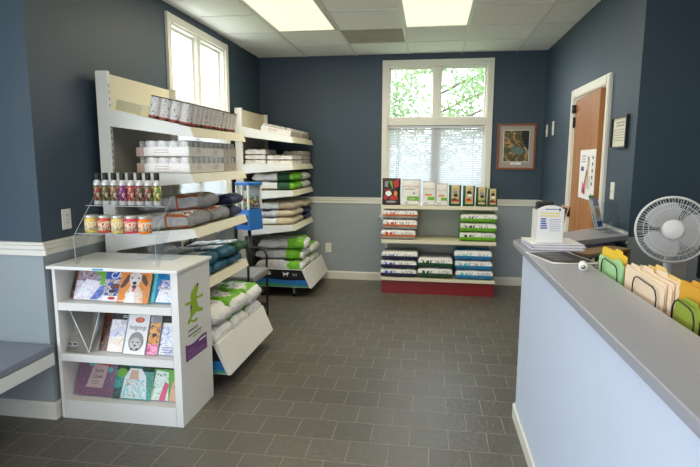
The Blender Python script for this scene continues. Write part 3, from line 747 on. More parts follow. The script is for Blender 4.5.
# standing pouches
def pouch(w, h, t, fn, loc, label, cat='pet food bag', group='bags standing on the low shelf', prints=None, name='food_pouch', seed=0, rz=0):
    nu, nv = 14, 18; vs = []; fs = []; ms = []
    rr = random.Random(seed)
    for s_ in (-1, 1):
        for j in range(nv+1):
            v = j/nv; th = t/2*(1-max(0, (v-.15)/.85)**1.6)*.97+.002
            for i in range(nu+1):
                u = i/nu; e = min(u, 1-u)*2; bul = min(1, e*3)**.5
                y = s_*th*(.55+.45*bul)+.004*noise.noise(Vector((u*5, v*6, seed+s_)))*min(1, v*8)
                vs.append(((u-.5)*w*(1-.04*math.sin(v*PI)), y, v*h))
    n = (nu+1)*(nv+1)
    for s_ in (0, 1):
        for j in range(nv):
            for i in range(nu):
                a = s_*n+j*(nu+1)+i; q = [a, a+1, a+nu+2, a+nu+1]
                fs.append(q if s_ == 0 else q[::-1]); ms.append(fn((i+.5)/nu, (j+.5)/nv, s_))
    ring = lambda j, i: (j*(nu+1)+i, n+j*(nu+1)+i)
    for j in range(nv):
        for i, fl in ((0, 0), (nu, 1)):
            a, b_ = ring(j, i); c0, d0 = ring(j+1, i); q = [a, c0, d0, b_]
            fs.append(q if fl == 0 else q[::-1]); ms.append(fn(.01 if i == 0 else .99, (j+.5)/nv, 2))
    for i in range(nu):
        a, b_ = ring(0, i); c0, d0 = ring(0, i+1); fs.append([a, b_, d0, c0]); ms.append(fn(.5, 0, 2))
        a, b_ = ring(nv, i); c0, d0 = ring(nv, i+1); fs.append([a, c0, d0, b_]); ms.append(fn(.5, 1, 2))
    mb = MB(); mb.add(vs, fs, ms, None, True)
    rt = thing(name, label, cat, loc, rz, group); mb.build('pouch_body', rt)
    if prints:
        p = Print(); prints(p); o = p.build('printed_label', rt); o.matrix_local = frame_uvw((0, -t/2-.006, h*.02), (1, 0, 0), (0, t*.0/h+.02, 1), (0, -1, .02))
    return rt
ZS = .9875
def pr_black(p):
    p.poly([(-.02, .27), (.0, .2), (.02, .17), (.01, .25)], inkg); p.poly([(.02, .25), (.08, .28), (.085, .2), (.04, .18)], inkr); p.poly([(-.07, .25), (-.03, .26), (-.04, .19), (-.07, .2)], inkgr)
    p.ell(-.03, .12, .035, .03, paper); p.ell(.03, .07, .05, .022, inkr); p.ell(.05, .12, .02, .03, inko); p.poly([(-.08, .16), (.0, .165), (.0, .155), (-.08, .15)], inkr); p.ell(-.06, .08, .02, .03, inkr); p.ell(0, .03, .06, .012, inkgr)
pouch(.205, .295, .09, lambda u, v, s: blackp if hsh(round(u*9), round(v*12)) > .12 else inkbr, (-.43, 5.85, ZS), 'black bag with red and green print, left end of the low shelf', prints=pr_black, seed=1)
def pr_royal(w, h):
    def f(p):
        p.text('ROYAL CANIN', 0, h*.70, w*.125, inkr); p.lines(-w*.3, w*.3, h*.61, h*.03, 2, inkgr, .4, 3, .3)
        p.rect(-w*.2, h*.17, w*.4, h*.32, inkg); p.lines(-w*.1, w*.32, h*.24, h*.035, 2, paper, .3, 2, .3)
        p.poly([(w*.1, h*.42), (w*.2, h*.42), (w*.2, h*.47), (w*.13, h*.48)], ink); p.lines(-w*.35, -w*.1, h*.08, h*.03, 2, inkb, .4, 5)
    return f
wf_ = lambda u, v, s: sv if v > .955 else wh
pouch(.215, .285, .10, wf_, (-.21, 5.85, ZS), 'largest white pouch with a green label, beside the black bag', prints=pr_royal(.215, .285), seed=2)
def pr_small(w, h):
    def f(p):
        p.rect(-w*.44, h*.03, w*.44, h*.76, wh); p.text('ROYAL CANIN', 0, h*.66, w*.125, inkr); p.rect(-w*.3, h*.38, w*.2, h*.46, inko); p.rect(-w*.1, h*.2, w*.42, h*.34, inkg); p.lines(-w*.4, w*.0, h*.08, h*.03, 2, inkb, .4, 5)
    return f
pouch(.145, .265, .08, wf_, (-.012, 5.85, ZS), 'white pouch with a green label, second from the black bag', prints=pr_small(.145, .265), seed=3)
pouch(.125, .245, .075, wf_, (.132, 5.85, ZS), 'smallest white pouch, beside the green and tan packets', prints=pr_small(.125, .245), seed=4)
kr = mat('kraft pack', S(200, 180, 132), .5, var=.1, vscale=20)
def kf(u, v, s): return dgrn if (u < .18 or u > .86 or v < .1 or s) else kr
def pr_kraft(w, h, q):
    def f(p):
        p.ell(.0, h*.66, w*.2, h*.08, ink if q % 2 else inkgr); p.ell(w*.05, h*.5, w*.18, h*.07, paper if q % 2 else ink); p.rect(-w*.3, h*.2, w*.33, h*.3, (inkr, inko, inkbr, inkr)[q]); p.ell(-w*.05, h*.3, w*.2, h*.06, (inkbr, inkr, inkg, inkbr)[q]); p.lines(-w*.2, w*.25, h*.82, h*.035, 2, dgrn, .4, q)
    return f
for q, (x, w, h, lb) in enumerate(((.27, .135, .225, 'leftmost, with a red panel'), (.42, .13, .22, 'second from left, with an orange panel'), (.552, .115, .205, 'third from left, with a brown panel'), (.672, .105, .19, 'rightmost and smallest'))):
    pouch(w, h, .08, kf, (x, 5.84, ZS), 'green and tan treat packet on the low shelf, '+lb, prints=pr_kraft(w, h, q), seed=10+q, group='green and tan treat packets')

# stacked bags on the low shelf: long side faces the room
def f_band(top, bot, seed, t1=None, mid=None, cut=-.1):
    def fn(u, a, y, z):
        if y < -.35:     # side towards the room (local -y)
            if z > .97: return top
            if z > cut:
                if .08 < u < .92 and z < .75:
                    t = hsh(seed, round(u*44), round(z*3)); return (t1 if (t1 and u < .4) else inkgr) if (t < .3 and -.05 < z < .6) else wh
                return wh
            if mid and z > cut-.3: return mid
            return bot
        return top
    return fn
GS = 'bags stacked on the low shelf'
def stack(key, n, x, z0, w, h, top, bot, names, t1, mid=None, cut=-.1, yy=5.93, jx=(0, 0, 0)):
    for k in range(n):
        bag('food_bag', key, w, .34, h, f_band(top, bot, k+len(key), t1, mid, cut), (x+jx[k % 3], yy, z0+k*(h+.002)), variant=k, label=names % (('bottom', 'middle', 'top') if n > 2 else ('lower', 'upper'))[k], group=GS, amp=.005, nu=46, pinch=(.72, .72), soft=.07)
stack('wo', 3, -.33, .6025, .385, .112, sv, sv, 'white and orange bag on the low shelf, %s of three', inkr, org, -.15, jx=(-.012, .005, .006))
stack('li', 3, .525, .6025, .385, .10, lime, lime, 'lime green bag on the low shelf, %s of three', ink, None, .0, jx=(0, .004, .006))
stack('nv', 3, -.33, .1825, .40, .095, svd, navy, 'navy bag on the base of the low shelf, %s of three', inkb, None, -.05, yy=5.885, jx=(0, 0, .01))
stack('gn', 2, .075, .1825, .38, .115, svd, dgrn, 'dark green bag between the navy and blue stacks, %s one', dgrn, None, .1, yy=5.89)
stack('bl', 3, .49, .1825, .40, .105, blueb, blueb, 'blue bag on the base of the low shelf, %s of three', inkt, None, -.05, yy=5.885, jx=(.01, 0, -.01))

# ------------------------------------------------------------------ magazine rack
RX0, RX1, RY0, RY1 = -2.07, -1.325, 2.545, 2.955
LEAN = R(24)
ZT = (.682, .384, .107)
rt = thing('magazine_rack', 'white three tier magazine rack standing against the left wall', 'magazine rack', (0, 0, 0))
m = MB(); m.box((RX0, RY0, 0), (RX0+.02, RY1, .881), white, bev=.002); m.build('side_panel', rt)
m = MB(); m.box((RX1-.042, RY0, 0), (RX1, RY1, .881), white, bev=.002); m.build('side_panel', rt)
m = MB(); m.box((RX0-.012, RY0-.03, .881), (RX1+.015, RY1+.005, .90), white, bev=.004); m.build('top_panel', rt)
m = MB(); m.box((RX0+.02, RY1-.015, 0), (RX1-.042, RY1, .881), white); m.build('back_board', rt)
for k, z in enumerate(ZT):
    m = MB(); m.box((RX0+.021, RY0+.002, z-.012), (RX1-.043, RY0+.085, z), white); m.box((RX0+.021, RY0, z-.04 if k < 2 else 0.0), (RX1-.043, RY0+.016, z+.004), white, bev=.002)
    m.prism([(RY0+.088, z-.01), (RY0+.096, z-.01), (RY0+.096+.29*math.sin(LEAN), z+.183), (RY0+.088+.29*math.sin(LEAN), z+.183)], RX0+.021, RX1-.043, white, 'x'); m.build('shelf_ledge', rt)
p = Print()
dl = mat('decal lime', S(152, 186, 44), .5, var=.04)
# side decals: u = y - 2.54 , v = z
U = lambda y: y-2.545
p.poly([(.238, .773), (.249, .758), (.243, .733), (.221, .708), (.228, .694), (.274, .694), (.301, .699), (.305, .678), (.256, .679), (.218, .684), (.228, .656), (.238, .634), (.268, .617), (.299, .61), (.294, .59), (.257, .597), (.207, .608), (.164, .594), (.139, .583), (.17, .569), (.209, .573), (.232, .562), (.211, .553), (.169, .556), (.142, .569), (.121, .568), (.109, .558), (.095, .574), (.107, .589), (.129, .597), (.134, .618), (.134, .656), (.146, .669), (.107, .675), (.083, .674), (.071, .692), (.108, .691), (.148, .689), (.142, .713), (.152, .733), (.177, .749), (.212, .767)], dl)
p.poly([(.138, .669), (.164, .655), (.148, .637), (.137, .617)], inkpu); p.poly([(.229, .773), (.25, .768), (.246, .749), (.231, .755)], ink)
p.lines(.098, .221, .515, .02, 1, inkgr, .7, 1, .05); p.lines(.094, .27, .49, .02, 1, inkgr, .6, 3, .1); p.lines(.15, .27, .473, .014, 1, dl, .6, 6, .1)
p.poly([(.058, .455), (.108, .442), (.167, .438), (.214, .446), (.279, .452), (.331, .448), (.333, .349), (.206, .353), (.059, .357)], inkpu)
lil = mat('sign lilac', S(176, 140, 188), .5, var=0)
p.lines(.08, .18, .412, .012, 2, lil, .3, 2, .1); p.lines(.08, .30, .382, .012, 2, lil, .3, 4, .2); p.lines(.225, .32, .424, .012, 1, paper, .9, 6, .05)
o = p.build('printed_decal', rt); o.matrix_local = frame_uvw((RX1, 2.545, 0), (0, 1, 0), (0, 0, 1), (1, 0, 0))
stk = mat('sticker blue', S(66, 160, 206), .5, var=0)
m = MB(); m.box((-1.80, RY0-.0305, .886), (-1.735, RY0-.03, .896), stk); o = m.build('sticker', rt)

def magazine(x0, w, h0, tier, layer, label, art, t=.005, rot=0, name='magazine', spine=None, cat='magazine', y=0, group='magazines in the white rack'):
    z = ZT[tier]; h = h0 if tier else .208
    rt = thing(name, label, cat, group=group)
    ca, sa = math.cos(LEAN), math.sin(LEAN)
    M = frame_uvw((x0, RY0+.088-layer*.0085-.002+y, z+.004), (1, 0, 0), (0, sa, ca), (0, -ca, sa)) @ Matrix.Rotation(rot, 4, 'Z')
    rt.matrix_world = M
    m = MB(); m.box((0, 0, 0), (w, h, t), paper)
    if spine: m.box((-.001, 0, -.0005), (0, h, t+.0005), spine)
    m.build('pages', rt)
    p = Print(t, vmax=h); art(p, w, h0); p.build('cover', rt)
    return rt
def rnd(p, w, h, cols, n, seed, y0=0, y1=1, s=.04):
    rr = random.Random(seed)
    for _ in range(n):
        cx, cy_ = rr.uniform(.02, .98)*w, rr.uniform(y0, y1)*h; a, b_ = rr.uniform(.3, 1)*s, rr.uniform(.3, 1)*s
        a = min(a, cx, w-cx); b_ = min(b_, cy_, h-cy_)
        if a < .002 or b_ < .002: continue
        q = rr.random()*6
        p.poly([(cx+a*math.cos(q+t)*rr.uniform(.6, 1), cy_+b_*math.sin(q+t)*rr.uniform(.6, 1)) for t in (0, 1.1, 2.3, 3.4, 4.6, 5.5)], rr.choice(cols))
PH = lambda n, *c, sc=45, dt=4: mot('print '+n, [S(*x) for x in c], sc, .4, dt, .8)
def art_brown(p, w, h): p.rect(0, 0, w, h, PH('brown', (40, 26, 24), (84, 46, 36), (120, 70, 52), (60, 52, 50), (150, 130, 110)))
def art_kids(p, w, h):
    p.rect(0, 0, w, h, PH('kids a', (150, 140, 160), (206, 200, 214), (226, 222, 230), (184, 176, 196))); p.poly([(0, h*.42), (w*.7, h*.42), (w*.9, h), (0, h)], PH('kids b', (60, 56, 70), (120, 110, 130), (170, 160, 176), (150, 110, 100), (210, 206, 214)))
    p.poly([(w*.02, h*.05), (w*.4, h*.1), (w*.55, h*.42), (w*.25, h*.46)], PH('kids c', (196, 192, 206), (222, 220, 230), (236, 234, 240), (206, 200, 216)))
    p.poly([(w*.42, h*.02), (w*.6, h*.02), (w*.86, h*.26), (w*.78, h*.36), (w*.62, h*.3)], PH('jeans', (40, 60, 120), (64, 92, 170), (92, 124, 200), (50, 76, 150)))
    p.poly([(w*.6, h*.34), (w*.84, h*.34), (w*.88, h*.52), (w*.74, h*.6), (w*.5, h*.72), (w*.38, h*.84), (w*.34, h*.80), (w*.5, h*.6), (w*.62, h*.5)], inkg)
    p.ell(w*.86, h*.62, w*.07, h*.06, inks); p.ell(w*.87, h*.655, w*.07, h*.045, inkbr)
    p.poly([(w*.80, h*.02), (w*.99, h*.02), (w*.99, h*.8), (w*.92, h*.5)], PH('kids d', (120, 130, 120), (206, 204, 204), (228, 226, 226), (190, 186, 180)))
def art_cats(p, w, h):
    p.rect(0, 0, w, h, PH('cats', (30, 40, 90), (70, 90, 150), (196, 196, 210), (150, 110, 80), (220, 220, 226))); p.rect(0, h*.48, w, h*.68, inkb); p.text('CATS', w*.5, h*.56, w*.28, paper); p.rect(0, 0, w, h*.12, paper); p.ell(w*.3, h*.07, w*.12, h*.035, inkr); p.ell(w*.7, h*.06, w*.1, h*.03, inkb)
    p.ell(w*.4, h*.32, w*.2, h*.07, inkbr); p.ell(w*.6, h*.25, w*.25, h*.06, inkb); p.ell(w*.3, h*.22, w*.12, h*.04, ink); 
def art_bark(p, w, h):
    p.rect(0, 0, w, h, inko)
    p.poly([(w*.2, 0), (w*.84, 0), (w*.78, h*.25), (w*.62, h*.36), (w*.36, h*.36), (w*.24, h*.22)], PH('dog coat', (196, 160, 130), (226, 196, 172), (236, 216, 200), (216, 150, 90)))
    p.poly([(w*.26, 0), (w*.56, 0), (w*.52, h*.26), (w*.3, h*.2)], paper)
    fur = mat('dog fur', S(222, 212, 206), .6, var=.08, vscale=60)
    p.poly([(w*.30, h*.62), (w*.2, h*.58), (w*.02, h*.34), (w*.08, h*.3), (w*.2, h*.36), (w*.33, h*.52)], inkbr)
    p.poly([(w*.66, h*.62), (w*.8, h*.6), (w*.92, h*.44), (w*.88, h*.36), (w*.78, h*.42), (w*.66, h*.54)], inkbr)
    p.poly([(w*.3, h*.62), (w*.42, h*.655), (w*.58, h*.655), (w*.69, h*.61), (w*.68, h*.48), (w*.6, h*.36), (w*.52, h*.3), (w*.44, h*.3), (w*.34, h*.4), (w*.3, h*.5)], fur)
    p.ell(w*.385, h*.535, w*.035, h*.018, ink); p.ell(w*.6, h*.535, w*.035, h*.018, ink); p.ell(w*.485, h*.425, w*.065, h*.038, ink)
    p.poly([(w*.4, h*.36), (w*.48, h*.385), (w*.57, h*.36), (w*.53, h*.29), (w*.45, h*.28)], inkbr); p.poly([(w*.43, h*.32), (w*.53, h*.32), (w*.51, h*.24), (w*.46, h*.24)], inkp)
    p.text('BARK', w*.5, h*.7, h*.15, paper, 1.1); p.lines(w*.68, w*.95, h*.25, h*.04, 5, inks, .3, 3); p.lines(w*.05, w*.5, h*.03, h*.03, 1, paper, .5)
def art_blue13(p, w, h):
    p.rect(0, 0, w, h, blueb); p.rect(0, h*.0, w*.14, h, inkt); p.text('13', w*.62, h*.66, h*.17, ink); p.text('13', w*.6, h*.665, h*.17, inky)
    p.poly([(w*.2, h*.02), (w*.95, h*.02), (w*.98, h*.3), (w*.6, h*.45), (w*.3, h*.3)], PH('blue a', (170, 190, 220), (226, 226, 236), (240, 240, 244), (206, 170, 190))); p.poly([(w*.2, h*.3), (w*.9, h*.28), (w*.95, h*.5), (w*.35, h*.5)], PH('blue b', (30, 34, 50), (90, 120, 190), (206, 206, 220), (170, 110, 120), (240, 240, 244)))
def art_plain(p, w, h): p.rect(0, 0, w, h, PH('pale a', (150, 150, 180), (206, 206, 224), (232, 226, 226), (196, 190, 206), dt=2, sc=18)); p.poly([(0, 0), (w, 0), (w, h*.4), (0, h*.3)], PH('pale b', (226, 196, 176), (240, 224, 212), (244, 236, 230), (214, 180, 170), dt=2, sc=18)); p.rect(0, h*.70, w, h*.84, ink); p.text('DOGS', w*.5, h*.77, h*.08, paper)
def art_parents(p, w, h): p.rect(0, 0, w, h, inkgr); p.text('Parents', w*.5, h*.76, h*.14, paper, .9); p.rect(w*.7, 0, w, h*.68, PH('orange a', (150, 80, 40), (226, 140, 50), (238, 176, 80), (90, 60, 50), (236, 130, 60))); p.rect(w*.7, 0, w, h*.22, PH('pink a', (190, 60, 110), (224, 96, 150), (236, 150, 190), (200, 80, 120))); p.ell(w*.85, h*.42, w*.07, h*.04, ink); p.ell(w*.84, h*.3, w*.09, h*.05, inko)
def art_hedge(p, w, h):
    p.rect(0, 0, w, h, paper); p.text('Hedgehogs', w*.5, h*.67, h*.17, ink, .62)
    for k, mm in enumerate((inkr, inko, inkp)): p.ell(w*.55, h*.86, w*(.22-.06*k), h*(.07-.02*k), mm)
    hg = mat('hedgehog grey', S(150, 146, 146), .6, var=.3, vscale=160); p.ell(w*.52, h*.32, w*.36, h*.24, hg, n=24); p.ell(w*.5, h*.27, w*.26, h*.15, mat('hedgehog face', S(196, 192, 190), .6, var=.12, vscale=120)); p.ell(w*.38, h*.3, w*.04, h*.02, ink); p.ell(w*.62, h*.3, w*.04, h*.02, ink); p.ell(w*.5, h*.22, w*.05, h*.025, ink); p.ell(w*.36, h*.13, w*.06, h*.025, ink); p.ell(w*.62, h*.13, w*.06, h*.025, ink)
def art_lilac(p, w, h): p.rect(0, 0, w, h, paper); p.rect(0, h*.68, w, h, ink); p.ell(w*.6, h*.72, w*.2, h*.06, inkr); p.rect(0, 0, w, h*.6, PH('lilac a', (120, 130, 190), (200, 204, 230), (236, 236, 242), (170, 160, 180), dt=3, sc=30)); p.lines(w*.1, w*.9, h*.14, h*.05, 3, inkgr, .4, 4)
def art_santa(p, w, h):
    p.rect(0, 0, w, h, mat('book mottle', S(120, 100, 112), .5, var=.5, vscale=110)); p.rect(0, h*.72, w, h, inko); p.rect(0, 0, w, h*.66, PH('santa a', (60, 50, 60), (130, 110, 120), (110, 90, 130), (170, 100, 110), (150, 150, 150), sc=110))
    p.poly([(w*.35, h*.6), (w*.78, h*.6), (w*.82, h*.85), (w*.3, h*.85)], inkr); p.ell(w*.56, h*.82, w*.17, h*.09, paper)
    p.poly([(w*.27, h*.18), (w*.68, h*.18), (w*.75, h*.66), (w*.38, h*.7)], mat('book sign', S(206, 178, 176), .5, var=.04)); p.text('Santa', w*.54, h*.55, h*.115, ink, .9, .05); p.text('Claws', w*.52, h*.42, h*.115, ink, .9, .05); p.lines(w*.4, w*.62, h*.3, h*.04, 2, inkgr, .4)
    p.ell(w*.33, h*.68, w*.06, h*.05, inkt); p.ell(w*.82, h*.58, w*.06, h*.06, inkt)
def art_fam(p, w, h):
    p.rect(0, 0, w, h, PH('teal a', (30, 110, 110), (70, 170, 170), (40, 130, 90), (120, 180, 80))); p.rect(0, h*.6, w, h, dgrn); p.text('Parents', w*.52, h*.80, h*.13, paper, .9)
    p.ell(w*.16, h*.55, w*.14, h*.1, inkg); p.ell(w*.5, h*.72, w*.22, h*.07, mat('hat teal', S(20, 110, 104), .5, var=.1))
    p.poly([(w*.22, h*.02), (w*.9, h*.02), (w*.8, h*.5), (w*.66, h*.66), (w*.36, h*.66), (w*.24, h*.45)], paper); p.poly([(w*.36, h*.4), (w*.62, h*.4), (w*.58, h*.62), (w*.4, h*.62)], inks)
    p.poly([(w*.22, h*.02), (w*.9, h*.02), (w*.78, h*.42), (w*.3, h*.42)], PH('streaks', (60, 170, 180), (226, 232, 234), (150, 210, 214), (238, 230, 226), (110, 150, 150), sc=30))
    p.rect(0, 0, w*.2, h*.22, PH('corner', (30, 40, 50), (90, 60, 40), (40, 110, 120), (206, 180, 70)))
def art_green(p, w, h): p.rect(0, 0, w, h, inkg); p.rect(0, h*.66, w, h, ink); p.text('Family', w*.5, h*.74, h*.11, inky, .9); p.poly([(w*.05, 0), (w*.6, 0), (w*.5, h*.6), (w*.1, h*.64)], PH('green a', (60, 140, 90), (200, 226, 206), (232, 240, 232), (140, 200, 170))); p.poly([(w*.3, 0), (w*.5, 0), (w*.56, h*.35), (w*.42, h*.4)], inkp); p.poly([(w*.62, 0), (w*.98, 0), (w*.98, h*.62), (w*.66, h*.4)], inks); p.ell(w*.8, h*.3, w*.07, h*.02, inkb)
IN = 'top tier of the magazine rack'
magazine(-2.035, .17, .262, 0, 0, 'dark brown magazine at the left end, '+IN, art_brown)
magazine(-2.005, .245, .262, 0, 1, 'magazine with a child in a green top, '+IN, art_kids)
magazine(-1.822, .19, .262, 0, 2, 'blue CATS magazine half hidden behind the dog cover, '+IN, art_cats, y=.0)
magazine(-1.722, .185, .262, 0, 3.2, 'orange BARK magazine with a white and brown dog, '+IN, art_bark, t=.006, spine=inko)
magazine(-1.532, .155, .262, 0, 1, 'bright blue magazine numbered 13 at the right end, '+IN, art_blue13, spine=ink)
IN = 'middle tier of the magazine rack'
magazine(-1.868, .18, .262, 1, .4, 'dark grey magazine behind the newspaper, '+IN, art_brown, spine=inkbr, t=.008)
magazine(-1.812, .19, .262, 1, 1.6, 'pale DOGS magazine left of the hedgehog book, '+IN, art_plain, t=.006)
magazine(-1.715, .215, .262, 1, 2.6, 'grey and orange Parents magazine behind the hedgehog book, '+IN, art_parents, t=.005)
magazine(-1.698, .128, .225, 1, 4, 'white Hedgehogs book with a grey hedgehog, '+IN, art_hedge, t=.006, name='book', cat='book')
magazine(-1.497, .122, .262, 1, 1.2, 'lilac and white magazine at the right end, '+IN, art_lilac, spine=ink)
IN = 'bottom tier of the magazine rack'
magazine(-2.04, .255, .262, 2, 1.6, 'red and grey Santa Claws book, '+IN, art_santa, t=.008, name='book', cat='book')
magazine(-1.79, .235, .262, 2, 2.6, 'teal and white Parents magazine in the middle, '+IN, art_fam, t=.006)
magazine(-1.568, .195, .262, 2, 1, 'green and pink magazine at the right end, '+IN, art_green, spine=blueb, t=.008)
# folded newspaper opened like a pocket
npm = mat('newsprint', S(116, 112, 106), .8, var=.08, vscale=30)
rt = thing('newspaper', 'folded grey newspaper gaping open, at the left end of the middle tier of the rack', 'newspaper', (0, 0, 0))
z = ZT[1]+.006
TL, V_, TR = Vector((-2.045, RY0+.075, z+.262)), Vector((-1.893, RY0+.026, z+.004)), Vector((-1.842, RY0+.085, z+.258))
BL, BM, BR = Vector((-2.04, RY0+.030, z)), Vector((-1.945, RY0+.185, z+.255)), Vector((-1.872, RY0+.05, z+.002))
def sheet(name, tri, mats_):
    m = MB(); n = (tri[1]-tri[0]).cross(tri[2]-tri[0]).normalized()*.0012
    k = len(tri); m.add([q+n for q in tri]+[q-n for q in tri], [list(range(k)), [k+i for i in range(k)][::-1]]+[[i, k+i, k+(i+1) % k, (i+1) % k] for i in range(k)], mats_); return m.build(name, rt)
sheet('page', [TL, V_, BM], npm); sheet('page', [V_, TR, BM], npm)
m = MB(); m.tube([TL, V_], .0028, paper, 6); m.tube([V_, TR], .0028, paper, 6); m.build('page_edge', rt)
lowp = sheet('front_page', [BL, V_, TL.lerp(V_, .42)], npm)
p = Print(.0014); p.rect(.01, .035, .075, .055, inkgr); p.rect(.015, .038, .035, .052, ink); p.rect(.045, .04, .07, .05, ink); p.lines(.01, .09, .022, .007, 2, ink, .3, 3, .3)
o = p.build('print', rt); nn = (V_-BL).cross(TL-BL).normalized()
o.matrix_world = frame_uvw(BL, (V_-BL), nn.cross(V_-BL), nn if nn.y < 0 else -nn)

# acrylic riser with bottles and jars on top of the rack
rt = thing('acrylic_riser', 'clear two step acrylic display riser on top of the white magazine rack', 'display stand', (0, 0, 0))
ax0, ax1 = -1.94, -1.455
for x in (ax0, ax1-.004):
    m = MB(); m.prism([(2.575, .9005), (2.60, .9005), (2.80, 1.17), (2.80, 1.27), (2.775, 1.27), (2.57, 1.06)], x, x+.004, acryl, 'x'); m.build('side_panel', rt)
ae = mat('acrylic edge', S(196, 204, 206), .2, var=0)
for x in (ax0+.002, ax1-.002):
    m = MB(); m.tube([(x, 2.575, .902), (x, 2.57, 1.06), (x, 2.775, 1.27), (x, 2.80, 1.27)], .0016, ae, 5); m.build('panel_edge', rt)
for a_, b_ in (((ax0, 2.589, 1.074), (ax1, 2.589, 1.074)), ((ax0, 2.694, 1.22), (ax1, 2.694, 1.22))):
    m = MB(); m.tube([a_, b_], .0022, ae, 5); m.build('step_edge', rt)
m = MB(); m.box((ax0+.004, 2.59, 1.072), (ax1-.004, 2.685, 1.076), acryl); m.build('lower_step', rt)
m = MB(); m.box((ax0+.004, 2.695, 1.218), (ax1-.004, 2.79, 1.222), acryl); m.build('upper_step', rt)
cols = [inkr, inkpu, inko, inkpu, inkp, inkg, inkr, inkg]; col2 = [ink, inkg, inkgr, inkb, inko, ink, paper, inky]
nmz = ['red and black', 'purple and green', 'orange and grey', 'purple and blue', 'pink and orange', 'green and black', 'red and white', 'green and yellow']
pos = ['first', 'second', 'third', 'fourth', 'fifth', 'sixth', 'seventh', 'last']
MC = [(S(*a), S(*b)) for a, b in (((186, 40, 60), (120, 140, 60)), ((120, 60, 30), (110, 150, 60)), ((190, 120, 60), (150, 150, 140)), ((130, 50, 140), (190, 60, 110)), ((200, 60, 110), (220, 130, 60)), ((60, 130, 60), (190, 60, 90)), ((190, 50, 70), (90, 150, 90)), ((110, 170, 60), (220, 200, 80)))]
bot_w = mat('bottle silver', S(206, 206, 208), .3, .3, var=.03)
for k in range(8):
    rt = thing('spray_bottle', '%s spray bottle with black cap, %s from left on the acrylic riser' % (nmz[k], pos[k]), 'bottle', (-1.893+k*.0525, 2.742, 1.2225), group='spray bottles on the riser')
    m = MB(); m.lathe([(.0205, 0), (.0225, .003), (.0225, .122), (.021, .130), (.014, .142), (.014, .146)], bot_w, 18); bb = m.build('bottle_body', rt)
    m = MB(); m.lathe([(.0145, .1425), (.0155, .144), (.0155, .180), (.013, .183), (0, .183)], blackp, 16); m.build('cap', rt)
    m = MB()
    lw = mot('bottle wrap %d' % k, [S(30, 22, 26), MC[k][0], S(60, 30, 40), MC[k][1], S(226, 222, 214), MC[k][0]], 90, .35, 3, .5, (1, 1, .7), [0, .38, .45, .52, .60, .66])
    m.lathe([(.0228, .024), (.0228, .112)], lw, 20)
    m.build('label_wrap', bb)
jm = [('yellow', (228, 196, 90)), ('red and orange', (206, 84, 60)), ('pale yellow', (226, 200, 110)), ('pink', (222, 70, 96)), ('orange', (240, 126, 30))]
for k in range(5):
    c_ = mat('jar '+jm[k][0], S(*jm[k][1]), .25, var=.12, vscale=40)
    rt = thing('candle_jar', '%s jar with silver lid, %s from left on the lower riser step' % (jm[k][0], pos[k] if k < 4 else 'last'), 'jar', (-1.872+k*.0805, 2.637, 1.0765), group='jars on the riser')
    m = MB(); m.lathe([(.032, 0), (.035, .004), (.035, .076), (.032, .082)], c_, 22); bb = m.build('jar_body', rt)
    m = MB(); m.lathe([(.0335, .0822), (.034, .084), (.034, .096), (.032, .098), (0, .098)], silv, 22); m.build('lid', rt)
    lw = mot('jar wrap %d' % k, [S(70, 50, 50), S(*jm[k][1]), S(232, 222, 196), S(150, 120, 110), S(*jm[k][1])], 70, .35, 3, .5, (1, 1, .8), [0, .36, .46, .57, .64])
    m = MB(); m.lathe([(.0357, .014), (.0357, .066)], lw, 22)
    m.build('label_wrap', bb)
rt = thing('leaflet_tray', 'low empty clear acrylic tray beside the riser on the magazine rack', 'tray', (-1.575, 2.83, .9005))
for a, b_ in (((-.11, -.06, 0), (.11, .06, .003)), ((-.11, .057, .003), (.11, .06, .075)), ((-.11, -.06, .003), (-.107, .057, .05)), ((.107, -.06, .003), (.11, .057, .05)), ((-.107, -.06, .003), (.107, -.057, .03))):
    m = MB(); m.box(a, b_, acryl); m.build('base' if a[2] == 0 else 'side_wall', rt)

# ------------------------------------------------------------------ bench in the alcove
seat = mat('bench vinyl', S(128, 134, 148), .5, var=.03, bump=.08, bscale=200)
rt = thing('bench', 'grey padded bench with a white edge, left of the magazine rack', 'bench', (0, 0, 0))
m = MB(); m.box((XA+.002, .3, .408), (-2.062, YS-.016, .452), seat, bev=.008); m.build('cushion', rt)
m = MB(); m.box((XA+.002, .3, .335), (-2.064, YS-.016, .407), white, bev=.002); m.build('apron', rt)
for y in (.42, 1.2):
    m = MB(); m.box((-2.35, y, 0), (-2.29, y+.06, .334), white); m.build('leg', rt)

# ------------------------------------------------------------------ candy machine and chair
cblu = mat('machine blue', S(38, 108, 186), .35, var=.04); dkg = mat('machine dark', S(40, 42, 46), .4, var=.1)
rt = thing('candy_machine', 'blue coin operated candy machine on a black pole between the shelf units', 'candy machine', (-1.77, 4.92, 0), R(-28))
m = MB(); m.lathe([(.16, 0), (.16, .012), (.04, .03), (.02, .04)], blackp, 24); m.build('base_plate', rt)
m = MB(); m.lathe([(.018, .04), (.018, .80)], black, 12); m.build('pole', rt)
m = MB(); m.prism([(-.105, .80), (.105, .80), (.085, 1.0), (-.085, 1.0)], -.085, .085, cblu, 'y'); m.build('dispenser_body', rt)
m = MB(); m.box((-.075, -.089, .85), (.075, -.0855, .94), dkg); m.lathe([(.018, 0), (.018, .014), (.008, .016), (.008, .03), (0, .03)], chrome, 14, Matrix.Translation((0, -.089, .90)) @ Matrix.Rotation(PI/2, 4, 'X')); m.build('coin_mechanism', rt)
m = MB()
for (x, y) in ((-.082, -.082), (.082, -.082), (-.082, .082), (.082, .082), (0, -.082)): m.box((x-.008, y-.008, 1.0), (x+.008, y+.008, 1.235), whitem)
m.build('frame', rt)
